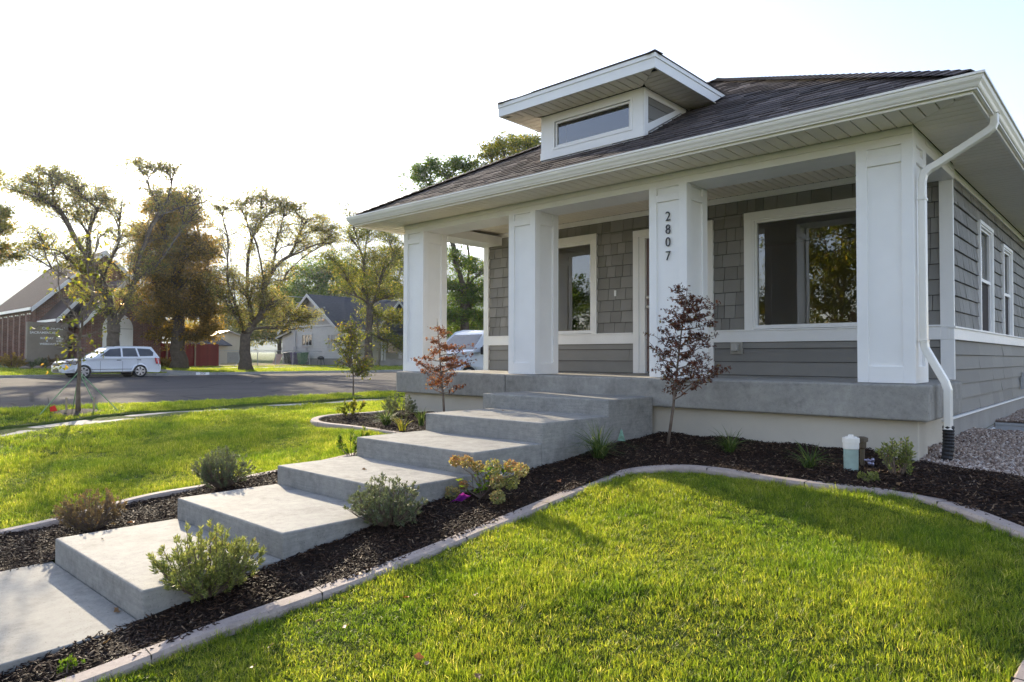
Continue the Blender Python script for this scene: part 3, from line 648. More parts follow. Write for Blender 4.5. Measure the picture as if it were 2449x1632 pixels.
caps(m, (FX0, FY, FZ1+.01), dpk, .1, .12, 5); caps(m, (FX1, FY, FZ1+.01), dpk, .1, .12, 6); caps(m, (dpk[0], dpk[1], dpk[2]+.006), (dpk[0], yR+.1, dpk[2]+.006), .1, .12, 7)
m.build('dormer_roof', M['roof'], dm)
m = MB(); m.lathe((PK[0]+.0, PK[1]+1.5, PK[2]-.05), [(.14, 0), (.14, .10), (.10, .16), (.02, .18)], 12); m.build('roof_vent', M['roof'], HS)

# ------------------------------------------------------------------ steps and walk
ST = empty('concrete_steps', (-3, -3, -1.2), 0, 'broad grey concrete steps climbing between mulch beds to the porch', 'steps'); ST.location = (0, 0, 0)
ys = [-.8987, -2.009, -2.911, -3.770, -4.655, -5.516]; zt = [-.2134, -.3809, -.5699, -.7571, -.9239, -1.0902]
XL, XR = -3.815, -2.135
for k in range(6):
    yb_ = -.003 if k == 0 else ys[k-1]-.002; x0 = -4.035 if k == 0 else XL; x1 = XR-.02 if k == 0 else XR
    m = MB(); m.box(x0, x1, ys[k], yb_+(0 if k == 0 else .0), zt[k]-.9, zt[k])
    m.build('step', M['concrete'], ST, bevel=.014, seg=3)
m = MB(); e = [-5.52, -7.0, -8.5, -10, -12]
for a, b in zip(e[:-1], e[1:]):
    za, zb_ = -1.262-(abs(a)-5.52)*.03, -1.262-(abs(b)-5.52)*.03
    m.hexa([(XL-.05, b+.012, zb_-.15), (XR+.03, b+.012, zb_-.15), (XR+.03, a, za-.15), (XL-.05, a, za-.15)], [(XL-.05, b+.012, zb_), (XR+.03, b+.012, zb_), (XR+.03, a, za), (XL-.05, a, za)])
tag(m.build('path', M['walk'], bevel=.008), kind='structure')
# ------------------------------------------------------------------ kerbs and beds
RK = [(-2.04, -7.4), (-1.84, -6.6), (-1.69, -6.0), (-1.615, -5.37), (-1.435, -4.53), (-1.315, -3.73), (-1.335, -2.87), (-1.345, -2.2), (-1.32, -1.83), (-1.20, -1.60), (-.98, -1.44), (-.66, -1.40), (-.29, -1.45), (.1, -1.47), (.46, -1.46), (.87, -1.48), (1.20, -1.68), (1.52, -1.97), (1.85, -2.25), (2.05, -2.55), (2.02, -2.9), (1.86, -3.2), (1.76, -3.6), (1.73, -4.2), (1.73, -5.2)]
LK = [(-5.6, -7.3), (-5.3, -6.3), (-5.09, -5.6), (-4.97, -5.2), (-4.90, -4.52), (-4.62, -4.06), (-4.47, -3.7), (-4.41, -3.4), (-4.36, -2.8), (-4.38, -2.2), (-4.50, -1.75), (-4.8, -1.50), (-5.35, -1.44), (-6.05, -1.42), (-6.70, -1.43), (-7.08, -1.36), (-7.32, -1.18), (-7.38, -.92), (-7.25, -.65), (-7.08, -.4), (-7.0, -.1)]
def resample(P, step=.08):
    P = [Vector((*p, 0)) for p in P]; out = []
    for i in range(len(P)-1):
        p0 = P[max(i-1, 0)]; p1 = P[i]; p2 = P[i+1]; p3 = P[min(i+2, len(P)-1)]; n = max(1, int((p2-p1).length/step))
        for k in range(n):
            t = k/n; out.append(.5*((2*p1)+(-p0+p2)*t+(2*p0-5*p1+4*p2-p3)*t*t+(-p0+3*p1-3*p2+p3)*t**3))
    out.append(P[-1]); return out
def garden_kerb(P, name, label, dz=.045, wd=.125):
    R = resample(P); m = MB(); prof = [(-.5, -.16), (-.5, -.016), (-.42, 0), (.40, 0), (.5, -.02), (.5, -.16)]; k = len(prof); acc = 0; last = 0; brk = []
    rows = []
    for i, p in enumerate(R):
        t = (R[min(i+1, len(R)-1)]-R[max(i-1, 0)]).normalized(); nrm = Vector((t.y, -t.x, 0)); z = float(zg(p.y))+dz
        rows.append([(p.x+nrm.x*a*wd, p.y+nrm.y*a*wd, z+b) for a, b in prof])
        if i: acc += (R[i]-R[i-1]).length
        brk.append(int(acc/.92))
    for i in range(len(rows)-1):
        if brk[i+1] != brk[i]:
            # control joint: shrink the row
            pass
    for r in rows: m.v += r
    for i in range(len(rows)-1):
        for j in range(k-1): m.f.append((i*k+j, i*k+j+1, (i+1)*k+j+1, (i+1)*k+j)); m.a.append(.5)
    m.f.append(tuple(range(k))); m.a.append(.5); m.f.append(tuple(len(rows)*k-1-j for j in range(k))); m.a.append(.5)
    ob = m.build(name, M['kerb']); tag(ob, label, 'kerb')
    j = MB()
    for i in range(len(R)-1):
        if brk[i+1] != brk[i]:
            p = R[i]; t = (R[i+1]-R[i]).normalized(); nrm = Vector((t.y, -t.x, 0)); z = float(zg(p.y))+dz+.0012
            q = [p+nrm*a*wd+t*b for a, b in ((-.5, -.0025), (.5, -.0025), (.5, .0025), (-.5, .0025))]
            j.hexa([(v.x, v.y, z-.10) for v in q], [(v.x, v.y, z) for v in q])
    j.build('joint', M['dark'], ob); return R
RR = garden_kerb(RK, 'garden_kerb', 'curved concrete edging between right mulch bed and front lawn')
LR = garden_kerb(LK, 'garden_kerb', 'concrete edging left of the steps that loops round the porch corner bed')
def inpoly(px, py, poly):
    x = np.asarray(px); y = np.asarray(py); ins = np.zeros(x.shape, bool); n = len(poly); j = n-1
    for i in range(n):
        xi, yi = poly[i]; xj, yj = poly[j]
        c = ((yi > y) != (yj > y)) & (x < (xj-xi)*(y-yi)/((yj-yi) if yj != yi else 1e-9)+xi); ins ^= c; j = i
    return ins
bedR = [(XR, .1), (XR, -8.2), (-2.3, -8.2)]+[(p.x, p.y) for p in RR if p.y < 9 and not (p.x > 1.5 and p.y < -2.0)]+[(2.6, -2.0), (2.6, -.9), (1.37, -.56), (1.22, -.48), (.88, -.21), (.6, .1)]
bedL = [(XL, .1), (XL, -8.2), (-5.8, -8.2)]+[(p.x, p.y) for p in LR]+[(-6.9, .1)]
grv = [(.44, .1), (.6, .12), (.88, -.21), (1.22, -.48), (1.37, -.56), (2.6, -.9), (4, -.9), (4, 9), (.44, 9)]
lawnR = [(p.x, p.y) for p in RR]+[(1.73, -8.5), (-2.3, -8.5)]
def patch(name, poly, z_off, mat, step=.05):
    P = np.array(poly); x0, y0 = P.min(0); x1, y1 = P.max(0); xs = np.arange(x0, x1+step, step); ys_ = np.arange(y0, y1+step, step); A, B = np.meshgrid(xs, ys_)
    C = H(A, B)+z_off+.006*np.sin(A*9+B*5)+.005*np.sin(B*13-A*7); i = np.arange(A.size).reshape(A.shape); Fq = np.stack([i[:-1, :-1], i[:-1, 1:], i[1:, 1:], i[1:, :-1]], -1)
    am, bm = (A[:-1, :-1]+A[1:, 1:])/2, (B[:-1, :-1]+B[1:, 1:])/2; k = inpoly(am, bm, poly)
    k &= ~((am > WELL[0]) & (am < WELL[1]) & (bm > WELL[2]) & (bm < WELL[3]))
    return np_mesh(name, np.stack([A.ravel(), B.ravel(), C.ravel()], 1), Fq[k], mat, smooth=True)
tag(patch('mulch_base', bedR, .024, M['mulch0']), 'dark soil under the right mulch bed', None, None, 'structure')
tag(patch('mulch_base', bedL, .024, M['mulch0']), 'dark soil under the left mulch bed', None, None, 'structure')
tag(patch('gravel_base', grv, .022, M['gravelbase'], .1), 'gravel ground beside the house', None, None, 'structure')
sheet('sidewalk', -9.8, 30, -12.6, -11.2, lambda a, b: np.maximum(zg(b), H(a, b))+.06, M['walk'], 60, 4)  # outside the frame, added so its sunlit concrete bounces light at the house
sheet('added_front_street', -9, 60, -34, -15.5, lambda a, b: H(a, b)+.05, M['asphalt'], 20, 20)  # street outside the frame, likewise added for the light it bounces back
# ------------------------------------------------------------------ scatter (grass, mulch, gravel) through geometry nodes
def scatter(name, P, ROT, SC, protos, mat=None):
    col = bpy.data.collections.new(name+'_source')
    for p in protos: col.objects.link(p)
    me = bpy.data.meshes.new(name); me.vertices.add(len(P)); me.vertices.foreach_set('co', np.asarray(P, np.float32).ravel())
    a = me.attributes.new('rot', 'FLOAT_VECTOR', 'POINT'); a.data.foreach_set('vector', np.asarray(ROT, np.float32).ravel())
    a = me.attributes.new('scl', 'FLOAT_VECTOR', 'POINT'); a.data.foreach_set('vector', np.asarray(SC, np.float32).ravel())
    a = me.attributes.new('pick', 'INT', 'POINT'); a.data.foreach_set('value', np.random.RandomState(5).randint(0, len(protos), len(P)).astype(np.int32))
    o = bpy.data.objects.new(name, me); sc.collection.objects.link(o); tag(o, kind='stuff')
    g = bpy.data.node_groups.new(name, 'GeometryNodeTree'); g.interface.new_socket('Geometry', in_out='INPUT', socket_type='NodeSocketGeometry'); g.interface.new_socket('Geometry', in_out='OUTPUT', socket_type='NodeSocketGeometry')
    N = g.nodes; L = g.links; gi = N.new('NodeGroupInput'); go = N.new('NodeGroupOutput'); ip = N.new('GeometryNodeInstanceOnPoints'); ci = N.new('GeometryNodeCollectionInfo')
    ci.inputs['Collection'].default_value = col; ci.inputs['Separate Children'].default_value = True; ci.inputs['Reset Children'].default_value = True
    def na(nm, ty):
        q = N.new('GeometryNodeInputNamedAttribute'); q.data_type = ty; q.inputs['Name'].default_value = nm; return q.outputs['Attribute']
    L.new(gi.outputs[0], ip.inputs['Points']); L.new(ci.outputs[0], ip.inputs['Instance']); ip.inputs['Pick Instance'].default_value = True
    L.new(na('pick', 'INT'), ip.inputs['Instance Index']); e2r = N.new('FunctionNodeEulerToRotation'); L.new(na('rot', 'FLOAT_VECTOR'), e2r.inputs[0]); L.new(e2r.outputs[0], ip.inputs['Rotation']); L.new(na('scl', 'FLOAT_VECTOR'), ip.inputs['Scale'])
    L.new(ip.outputs[0], go.inputs[0]); md = o.modifiers.new('scatter', 'NODES'); md.node_group = g
    return o
def rnd_grass():
    m, n, l, b, o = nmat('grass_blade'); oi = n.new('ShaderNodeObjectInfo')
    c = ramp(n, l, attr(n), [(0, (0.085, 0.125, 0.022)), (0.4, (0.165, 0.215, 0.034)), (0.75, (0.245, 0.27, 0.045)), (0.93, (0.31, 0.30, 0.10)), (1, (0.42, 0.37, 0.22))])
    c = mul(n, l, c, ramp(n, l, oi.outputs['Random'], [(0, (0.62, 0.72, 0.62)), (0.5, (1, 1, 1)), (1, (1.22, 1.18, 1.1))]))
    ng = n.new('ShaderNodeTexNoise'); ng.inputs['Scale'].default_value = 1.7; ng.inputs['Detail'].default_value = 3; gp = n.new('ShaderNodeNewGeometry'); l.new(gp.outputs['Position'], ng.inputs['Vector'])
    c = mul(n, l, c, ramp(n, l, ng.outputs['Fac'], [(0.35, (0.68, 0.82, 0.7)), (0.5, (1, 1, 1)), (0.66, (1.18, 1.1, 1.2))]))
    l.new(c, b.inputs['Base Color']); b.inputs['Roughness'].default_value = 0.42; b.inputs['Specular IOR Level'].default_value = 0.35
    t = n.new('ShaderNodeBsdfTranslucent'); g = n.new('ShaderNodeMix'); g.data_type = 'RGBA'; g.blend_type = 'MULTIPLY'; g.inputs[0].default_value = 1; g.inputs[7].default_value = (2.5, 2.5, 0.8, 1)
    l.new(c, g.inputs[6]); l.new(g.outputs[2], t.inputs[0]); mx = n.new('ShaderNodeMixShader'); mx.inputs[0].default_value = 0.55
    l.new(b.outputs[0], mx.inputs[1]); l.new(t.outputs[0], mx.inputs[2]); l.new(mx.outputs[0], o.inputs[0]); return m
M['blade'] = rnd_grass()
def blades(rs, N, R, h0, h1, w0, w1, lean=.5, stiff=.5, pw=1.3):
    """N blades as 3-segment strips rooted in a disc of radius R"""
    r = R*np.sqrt(rs.rand(N)); a = rs.rand(N)*6.283; bx, by = r*np.cos(a), r*np.sin(a)
    hh = rs.uniform(h0, h1, N); ww = rs.uniform(w0, w1, N); d = rs.rand(N)*6.283; ln = rs.rand(N)**pw*lean; f = rs.rand(N)*6.283
    V = []; ts = [0, .4, .75, 1.0]; ws = [1, .85, .55, .0]
    for t, wv in zip(ts, ws):
        off = ln*hh*(t**(1+stiff*1.4)); z = hh*t*np.sqrt(np.maximum(.12, 1-(ln*t*.85)**2)); cx, cy = bx+off*np.cos(d), by+off*np.sin(d)
        sx, sy = np.cos(f)*ww*wv/2, np.sin(f)*ww*wv/2
        V.append(np.stack([cx-sx, cy-sy, z], 1)); V.append(np.stack([cx+sx, cy+sy, z], 1))
    V = np.stack(V, 1).reshape(-1, 3); i = np.arange(N)[:, None]*8
    F = np.concatenate([i+np.array([0, 1, 3, 2]), i+np.array([2, 3, 5, 4]), i+np.array([4, 5, 7, 6])]); at = np.tile(np.clip(rs.rand(N)**1.2, 0, 1), 3)
    return V, F, at
def lawn(name, pts, scale, protoN=50, h0=.020, h1=.052, w0=.0022, w1=.0042, R=.052, seed=1, lab=None):
    rs = np.random.RandomState(seed); pr = []
    for k in range(6):
        V, F, at = blades(rs, protoN, R, h0, h1, w0, w1, lean=1.0); pr.append(np_mesh('grass_tuft', V, F, M['blade'], attr=at, link=False))
    n = len(pts); P = np.column_stack([pts, H(pts[:, 0], pts[:, 1])-.003]); rot = np.column_stack([rs.normal(0, .14, n), rs.normal(0, .14, n), rs.rand(n)*6.283])
    f = (0.8+.35*np.sin(pts[:, 0]*3.1+np.sin(pts[:, 1]*2.3)*2)*np.sin(pts[:, 1]*3.7+1))*rs.uniform(.75, 1.25, n)*scale
    f = np.maximum(f, .4*scale)
    sc3 = np.column_stack([f*0+scale, f*0+scale, f]); o = scatter(name, P, rot, sc3, pr); o['label'] = lab; return o
def jitter_grid(x0, x1, y0, y1, dens, rs):
    s = 1/math.sqrt(dens); A, B = np.meshgrid(np.arange(x0, x1, s), np.arange(y0, y1, s)); p = np.stack([A.ravel(), B.ravel()], 1); return p+rs.uniform(-.6, .6, p.shape)*s
rs0 = np.random.RandomState(11)
def offset_poly(R, wd): # kerb lawn side shrink test by distance
    return np.array([(p.x, p.y) for p in R])
RRa = offset_poly(RR, 0); LRa = offset_poly(LR, 0)
def dist_to(P, line):
    d = np.full(len(P), 1e9)
    for q in line[::2]: d = np.minimum(d, np.hypot(P[:, 0]-q[0], P[:, 1]-q[1]))
    return d
p = jitter_grid(-2.3, 1.75, -7.6, -1.3, 520, rs0); p = p[inpoly(p[:, 0], p[:, 1], lawnR)]; p = p[dist_to(p, RRa) > .078]
dcam = np.hypot(p[:, 0]-CAM[0], p[:, 1]-CAM[1]); p = p[dcam > .9]
lawn('grass', p, 1.0, lab='green lawn grass in front of the porch bed')
ed = []
for q in RR:
    for _ in range(3): a_ = rs0.rand()*6.283; ed.append((q.x+math.cos(a_)*rs0.uniform(.085, .12), q.y+math.sin(a_)*rs0.uniform(.085, .12)))
ed = np.array(ed); ed = ed[inpoly(ed[:, 0], ed[:, 1], lawnR)]; ed = ed[dist_to(ed, RRa) > .08]; ed = ed[np.hypot(ed[:, 0]-CAM[0], ed[:, 1]-CAM[1]) > .9]
lawn('grass', ed, 1.0, protoN=26, h0=.04, h1=.085, w0=.002, w1=.004, R=.03, seed=9, lab='longer ragged grass along the curved edging')
def visible(p, mg=900):
    d = np.column_stack([p, H(p[:, 0], p[:, 1])])-CAM; z = d@_f; u = CX0+FPX*(d@_r)/np.maximum(z, .01); v = CY0-FPX*(d@_u)/np.maximum(z, .01)
    return (z > .3) & (u > -mg) & (u < 2449+mg) & (v < 1632+mg)
leftpoly = [(p_.x, p_.y) for p_ in LR]+[(-6.95, .0), (-6.95, 14), (-60, 14), (-60, -9), (-5.9, -9)]
def leftlawn(x0, x1, y0, y1, dens):
    p = jitter_grid(x0, x1, y0, y1, dens, rs0); p = p[inpoly(p[:, 0], p[:, 1], leftpoly)]; p = p[visible(p)]
    p = p[dist_to(p, LRa) > .09]; return p[~((p[:, 0] > -11.38) & (p[:, 0] < -10.12))]
lawn('grass', leftlawn(-8.2, -4.3, -8.8, 3, 260), 1.15, seed=2, lab='lawn grass left of the steps')
lawn('grass', leftlawn(-10.12, -8.2, -8.8, 9, 120), 1.55, seed=3, lab='lawn grass beside the public sidewalk')
p = leftlawn(-13.0, -11.38, -8.8, 14, 110); p = p[np.hypot(p[:, 0]+12, p[:, 1]+3.1) > .35]; p = p[np.hypot(p[:, 0]+12, p[:, 1]-2.7) > .25]
lawn('grass', p, 1.6, seed=4, lab='parkway grass between sidewalk and street')
p = jitter_grid(-46, -35.3, -6, 40, 14, rs0); p = p[visible(p)]; p = p[~((p[:, 0] > -44.7) & (p[:, 0] < -42.5) & (p[:, 1] > 12.4))]; p = p[~((p[:, 1] > 7.5) & (p[:, 1] < 9.7))]
lawn('grass', p, 3.4, h0=.02, h1=.04, seed=6, lab='sunlit grass across the street')
# mulch chips
def chipmat():
    m, n, l, b, o = nmat('bark_mulch'); oi = n.new('ShaderNodeObjectInfo')
    c = ramp(n, l, oi.outputs['Random'], [(0, (0.012, 0.006, 0.004)), (0.5, (0.032, 0.016, 0.009)), (0.80, (0.062, 0.032, 0.018)), (0.94, (0.12, 0.072, 0.042)), (1, (0.28, 0.20, 0.13))])
    c = mul(n, l, c, ramp(n, l, noise(n, l, 60, 4, .7, scl=(1, .15, 1)), [(0.3, (0.6, 0.6, 0.6)), (0.7, (1.3, 1.3, 1.3))]))
    l.new(c, b.inputs['Base Color']); b.inputs['Roughness'].default_value = 0.7; b.inputs['Specular IOR Level'].default_value = 0.25; bump(n, l, b, noise(n, l, 90, 4, .7, scl=(1, .2, 1)), .6, .003); return m
M['chip'] = chipmat()
def chip_protos(n=7, lx=(.02, .055), wx=(.005, .013), tz=.004, mat='chip', seed=3):
    r = random.Random(seed); out = []
    for k in range(n):
        L = r.uniform(*lx); W = r.uniform(*wx); V = []; bend = r.uniform(-.15, .15); S = 4
        for i in range(S+1):
            t = i/S-.5; ww = W*(1-.75*abs(2*t)**r.uniform(1.5, 4))*r.uniform(.75, 1.15)/2; zc = bend*L*(1-4*t*t)+r.uniform(-.001, .001); yy = t*L; dx = r.uniform(-.002, .002)
            V += [(dx-ww, yy, zc-tz/2), (dx+ww, yy, zc-tz/2), (dx+ww*.8, yy, zc+tz/2), (dx-ww*.8, yy, zc+tz/2)]
        F = []
        for i in range(S):
            for j in range(4): F.append((i*4+j, i*4+(j+1) % 4, i*4+4+(j+1) % 4, i*4+4+j))
        F += [(3, 2, 1, 0), (S*4, S*4+1, S*4+2, S*4+3)]
        out.append(np_mesh('chip', V, F, M[mat], link=False))
    return out
CH = chip_protos()
def mulch(poly, dens, lab, seed, excl=None):
    rs = np.random.RandomState(seed); P = np.array(poly); p = jitter_grid(P[:, 0].min(), P[:, 0].max(), P[:, 1].min(), P[:, 1].max(), dens, rs); p = p[inpoly(p[:, 0], p[:, 1], poly)]; p = p[visible(p, 150)]
    n = len(p); z = H(p[:, 0], p[:, 1])+.026+rs.rand(n)*.016+.010*np.sin(p[:, 0]*9+p[:, 1]*5)
    o = scatter('mulch', np.column_stack([p, z]), np.column_stack([rs.normal(0, .38, n), rs.normal(0, .38, n), rs.rand(n)*6.283]), np.repeat(rs.uniform(.6, 1.35, n)[:, None], 3, 1), CH); o['label'] = lab
mulch(bedR, 2300, 'dark bark mulch in the bed right of the steps', 1); mulch(bedL, 1900, 'dark bark mulch in the bed left of the steps', 2)
# gravel
def stonemat():
    m, n, l, b, o = nmat('gravel_stone'); oi = n.new('ShaderNodeObjectInfo')
    c = ramp(n, l, oi.outputs['Random'], [(0, (0.16, 0.11, 0.085)), (0.4, (0.32, 0.24, 0.19)), (0.8, (0.46, 0.37, 0.30)), (1, (0.64, 0.56, 0.50))]); l.new(c, b.inputs['Base Color']); b.inputs['Roughness'].default_value = .8; return m
M['stone'] = stonemat()
def stone_protos(n=6, s=.014, seed=9):
    out = []
    for k in range(n):
        bm = bmesh.new(); bmesh.ops.create_icosphere(bm, subdivisions=1, radius=s); r = random.Random(seed+k)
        for v in bm.verts: v.co = Vector((v.co.x*r.uniform(.9, 1.4), v.co.y*r.uniform(.8, 1.1), v.co.z*r.uniform(.5, .8)))*r.uniform(.85, 1.15)
        me = bpy.data.meshes.new('stone'); bm.to_mesh(me); bm.free(); me.materials.append(M['stone']); out.append(bpy.data.objects.new('stone', me))
    return out
rs = np.random.RandomState(3); p = jitter_grid(.46, 3.4, -.7, 9, 1500, rs); p = p[inpoly(p[:, 0], p[:, 1], grv)]; p = p[visible(p, 100)]
p = p[~((p[:, 0] < WELL[1]+.05) & (p[:, 1] > WELL[2]-.02) & (p[:, 1] < WELL[3]+.03))]; n = len(p)
o = scatter('gravel', np.column_stack([p, H(p[:, 0], p[:, 1])+.03+rs.rand(n)*.012]), rs.rand(n, 3)*6.283, np.repeat(rs.uniform(.6, 1.4, n)[:, None], 3, 1), stone_protos()); o['label'] = 'tan gravel strip beside the grey side wall'
# ------------------------------------------------------------------ plants
def frame_of(d):
    d = d/np.linalg.norm(d, axis=1, keepdims=True); ref = np.where(np.abs(d[:, 2:3]) < .9, np.array([[0, 0, 1.0]]), np.array([[1.0, 0, 0]])); s = np.cross(d, ref); s /= np.linalg.norm(s, axis=1, keepdims=True); return d, s, np.cross(s, d)
def leaf_cards(C, D, L, W, rs, fold=.25, spin=True):
    """pointed folded leaves: 6 vertices, 2 quads each. C base, D direction"""
    n = len(C); d, s, u = frame_of(D); a = rs.rand(n, 1)*6.283 if spin else np.zeros((n, 1)); s2 = s*np.cos(a)+u*np.sin(a); u2 = np.cross(s2, d); L = np.broadcast_to(np.asarray(L), (n,))[:, None]; W = np.broadcast_to(np.asarray(W), (n,))[:, None]
    p0 = C; p1 = C+d*L*.45+u2*L*.03; p2 = C+d*L-u2*L*.12; a_ = C+d*L*.42+s2*W*.5+u2*W*fold; b_ = C+d*L*.42-s2*W*.5+u2*W*fold
    V = np.stack([p0, a_, p2, p1, b_], 1).reshape(-1, 3); i = np.arange(n)[:, None]*5; F = np.stack([i+np.array([0, 3, 2, 1]), i+np.array([0, 4, 2, 3])], 1).reshape(-1, 4); return V, F
def rvec(rs, n):
    v = rs.normal(size=(n, 3)); return v/np.linalg.norm(v, axis=1, keepdims=True)
LM = {
 'honey': leafmat('locust_leaf', [(0, (0.09, 0.095, 0.03)), (.5, (0.17, 0.155, 0.055)), (.8, (0.27, 0.20, 0.075)), (1, (0.38, 0.20, 0.08))], .64, gain=2.4),
 'brown': leafmat('dark_oak_leaf', [(0, (0.09, 0.075, 0.03)), (.5, (0.20, 0.13, 0.045)), (.8, (0.34, 0.20, 0.06)), (1, (0.48, 0.28, 0.06))], .64, gain=2.4),
 'green': leafmat('green_leaf', [(0, (0.045, 0.085, 0.012)), (.5, (0.085, 0.14, 0.018)), (.85, (0.17, 0.19, 0.025)), (1, (0.30, 0.23, 0.03))], .5, gain=2.0),
 'yellow': leafmat('yellowing_leaf', [(0, (0.06, 0.08, 0.014)), (.4, (0.12, 0.135, 0.02)), (.8, (0.30, 0.25, 0.03)), (1, (0.38, 0.22, 0.04))], .5, gain=1.9),
 'grey': leafmat('grey_green_leaf', [(0, (0.10, 0.125, 0.07)), (.6, (0.19, 0.21, 0.125)), (1, (0.33, 0.33, 0.20))], .3, gain=1.3),
 'lime': leafmat('lime_leaf', [(0, (0.13, 0.16, 0.055)), (.5, (0.29, 0.31, 0.10)), (.9, (0.56, 0.50, 0.19)), (1, (0.55, 0.32, 0.12))], .35, gain=1.3),
 'rust': leafmat('rust_leaf', [(0, (0.15, 0.12, 0.075)), (.5, (0.24, 0.17, 0.10)), (.8, (0.38, 0.19, 0.10)), (1, (0.20, 0.20, 0.11))], .35, gain=1.3),
 'red': leafmat('red_maple_leaf', [(0, (0.09, 0.035, 0.025)), (.5, (0.24, 0.075, 0.035)), (.85, (0.38, 0.15, 0.06)), (1, (0.36, 0.22, 0.08))], .45, gain=1.5),
 'darkred': leafmat('brown_maple_leaf', [(0, (0.055, 0.024, 0.02)), (.6, (0.14, 0.052, 0.036)), (.9, (0.25, 0.095, 0.06)), (1, (0.24, 0.18, 0.07))], .4, gain=1.5),
 'strap': leafmat('strap_leaf', [(0, (0.05, 0.085, 0.02)), (.7, (0.10, 0.15, 0.035)), (1, (0.30, 0.32, 0.12))], .35, gain=1.4),
}
def tree(name, label, base, fork, clumps, mat, lsize=.11, trunk_r=.22, nl=1.0, seed=1, group=None, bark='bark', cat='tree', twig=5, droop=.15, spread=1.0, limbs=4, open_=1.0, side=0.0):
    """clumps: (x,y,z,rx,ry,rz,n). Trunk to fork, limbs to clumps, branches inside clumps, leaves in sprays on the twigs."""
    rs = np.random.RandomState(seed); r = random.Random(seed); base = Vector(base); fork = Vector(fork)
    root = empty(name, base, 0, label, cat, group); w_ = MB(); T = []
    npt = 7; path = []
    for k in range(npt):
        t = k/(npt-1); path.append(base.lerp(fork, t)-base+Vector((r.uniform(-1, 1), r.uniform(-1, 1), 0))*trunk_r*.25*(0 < t < 1))
    rad = [trunk_r*(1.35 if k == 0 else 1.08 if k == 1 else 1.0-.22*k/(npt-1)) for k in range(npt)]
    w_.tube(path, rad, 9)
    C = [Vector(c[:3])-base for c in clumps]; fk = fork-base
    LV, LD = [], []
    def bez(a, b, c, d, n): return [a*(1-t)**3+b*3*t*(1-t)**2+c*3*t*t*(1-t)+d*t**3 for t in [i/(n-1) for i in range(n)]]
    # skeleton: every clump grows from the nearest wood already there, so limbs fork again and again
    nodes = [(fk, -1, 0.0, (fork-base).normalized())]; paths = []; wgt = {}
    for i in sorted(range(len(C)), key=lambda i: (C[i]-fk).length):
        c = C[i]-Vector((0, 0, clumps[i][5]*.3)); best = min(range(len(nodes)), key=lambda k: (c-nodes[k][0]).length+.72*nodes[k][2]+max(0, nodes[k][0].z-c.z)*1.2)
        p0, _, pl, d_in = nodes[best]; d = c-p0; L_ = d.length; out = (d*.8+d_in*L_*.35+Vector((0, 0, L_*.22)))*.36
        sw = Vector((r.uniform(-1, 1), r.uniform(-1, 1), r.uniform(-.5, .5)))*L_*.07; n_ = max(5, int(L_/.55)+2)
        pts = bez(p0, p0+out, c-d*.30+sw, c, n_); ids = [best]
        for k in range(1, n_):
            t_ = (pts[k]-pts[k-1]); j = Vector((r.uniform(-1, 1), r.uniform(-1, 1), r.uniform(-1, 1)))*t_.length*.07*(k < n_-1); pts[k] = pts[k]+j
            nodes.append((pts[k], ids[-1], nodes[ids[-1]][2]+t_.length, t_.normalized())); ids.append(len(nodes)-1)
        paths.append((ids, i))
    W_ = [0.0]*len(nodes)
    for ids, i in paths:
        k = ids[-1]; g_ = clumps[i][6]**.8
        while k >= 0: W_[k] += g_; k = nodes[k][1]
    rad_of = lambda k: max(.012, trunk_r*.86*(W_[k]/W_[0])**.6)
    for ids, i in paths:
        rr0 = [rad_of(k) for k in ids]; rr0[0] = min(rr0[0], rr0[1]*1.25); w_.tube([nodes[k][0] for k in ids], rr0, 7, cap=False)
        q = [nodes[k][0] for k in ids]; c = C[i]; rx, ry, rzz, nn = clumps[i][3:7]; nb = max(8 if nn > 60 else 3, int(nn/50)); per = max(4 if nn > 60 else 1, int(nn*nl*1.5/(nb*twig))); re_ = rr0[-1]
        shoots = [(r.randint(1, len(q)-2), None) for _ in range(int(len(q)*1.1*side))] if side else []
        for bi in range(nb+len(shoots)):
            kk = r.randint(int(len(q)*.40), len(q)-1); st = q[kk]; v = rvec(rs, 1)[0]; v[2] = abs(v[2])*.9-.2 if r.random() < .8 else v[2]; rr_ = r.uniform(.3, 1.0)**.5*1.22
            en = Vector((c.x+v[0]*rx*rr_*1.15, c.y+v[1]*ry*rr_*1.15, c.z+v[2]*rzz*rr_*1.12))
            if bi >= nb:
                st = q[shoots[bi-nb][0]]; en = st+Vector((v[0], v[1], v[2]+.45))*r.uniform(.7, 1.7)*(rx/1.1)
            dd = en-st; k_ = Vector((r.uniform(-1, 1), r.uniform(-1, 1), r.uniform(-.5, .8)))*dd.length*.2
            bb = bez(st, st+dd*.35+k_, st+dd*.75+k_*.5, en, 6); rb = min(re_*.7, .020); w_.tube(bb, [rb*(1-.8*k/5)+.003 for k in range(6)], 4, cap=False)
            for ti in range(twig):
                f = r.uniform(.3, 1.0); s0 = bb[min(5, int(f*5.99))]; tv = Vector(rvec(rs, 1)[0])*r.uniform(.25, .8)*min(rx, ry, 1.3)*spread*.95+dd.normalized()*.15; tv.z = tv.z*.45-droop*r.random()*.5
                e2 = s0+tv; w_.tube([s0, s0+tv*.5+Vector((0, 0, .04)), e2], [.009, .006, .003], 3, cap=False)
                tt = rs.rand(per, 1)**.7; P_ = np.array(s0)+tt*np.array(tv)+rs.normal(0, lsize*.85*open_, (per, 3))*np.array([1, 1, .75]); LV.append(P_); dv = rvec(rs, per)*.8+np.array(tv)/max(tv.length, .01)*.6; dv[:, 2] -= .3; LD.append(dv)
    w_.build('trunk', M[bark], root, smooth=True)
    LV = np.concatenate(LV); LD = np.concatenate(LD); n = len(LV); sz = lsize*rs.uniform(.6, 1.25, n)
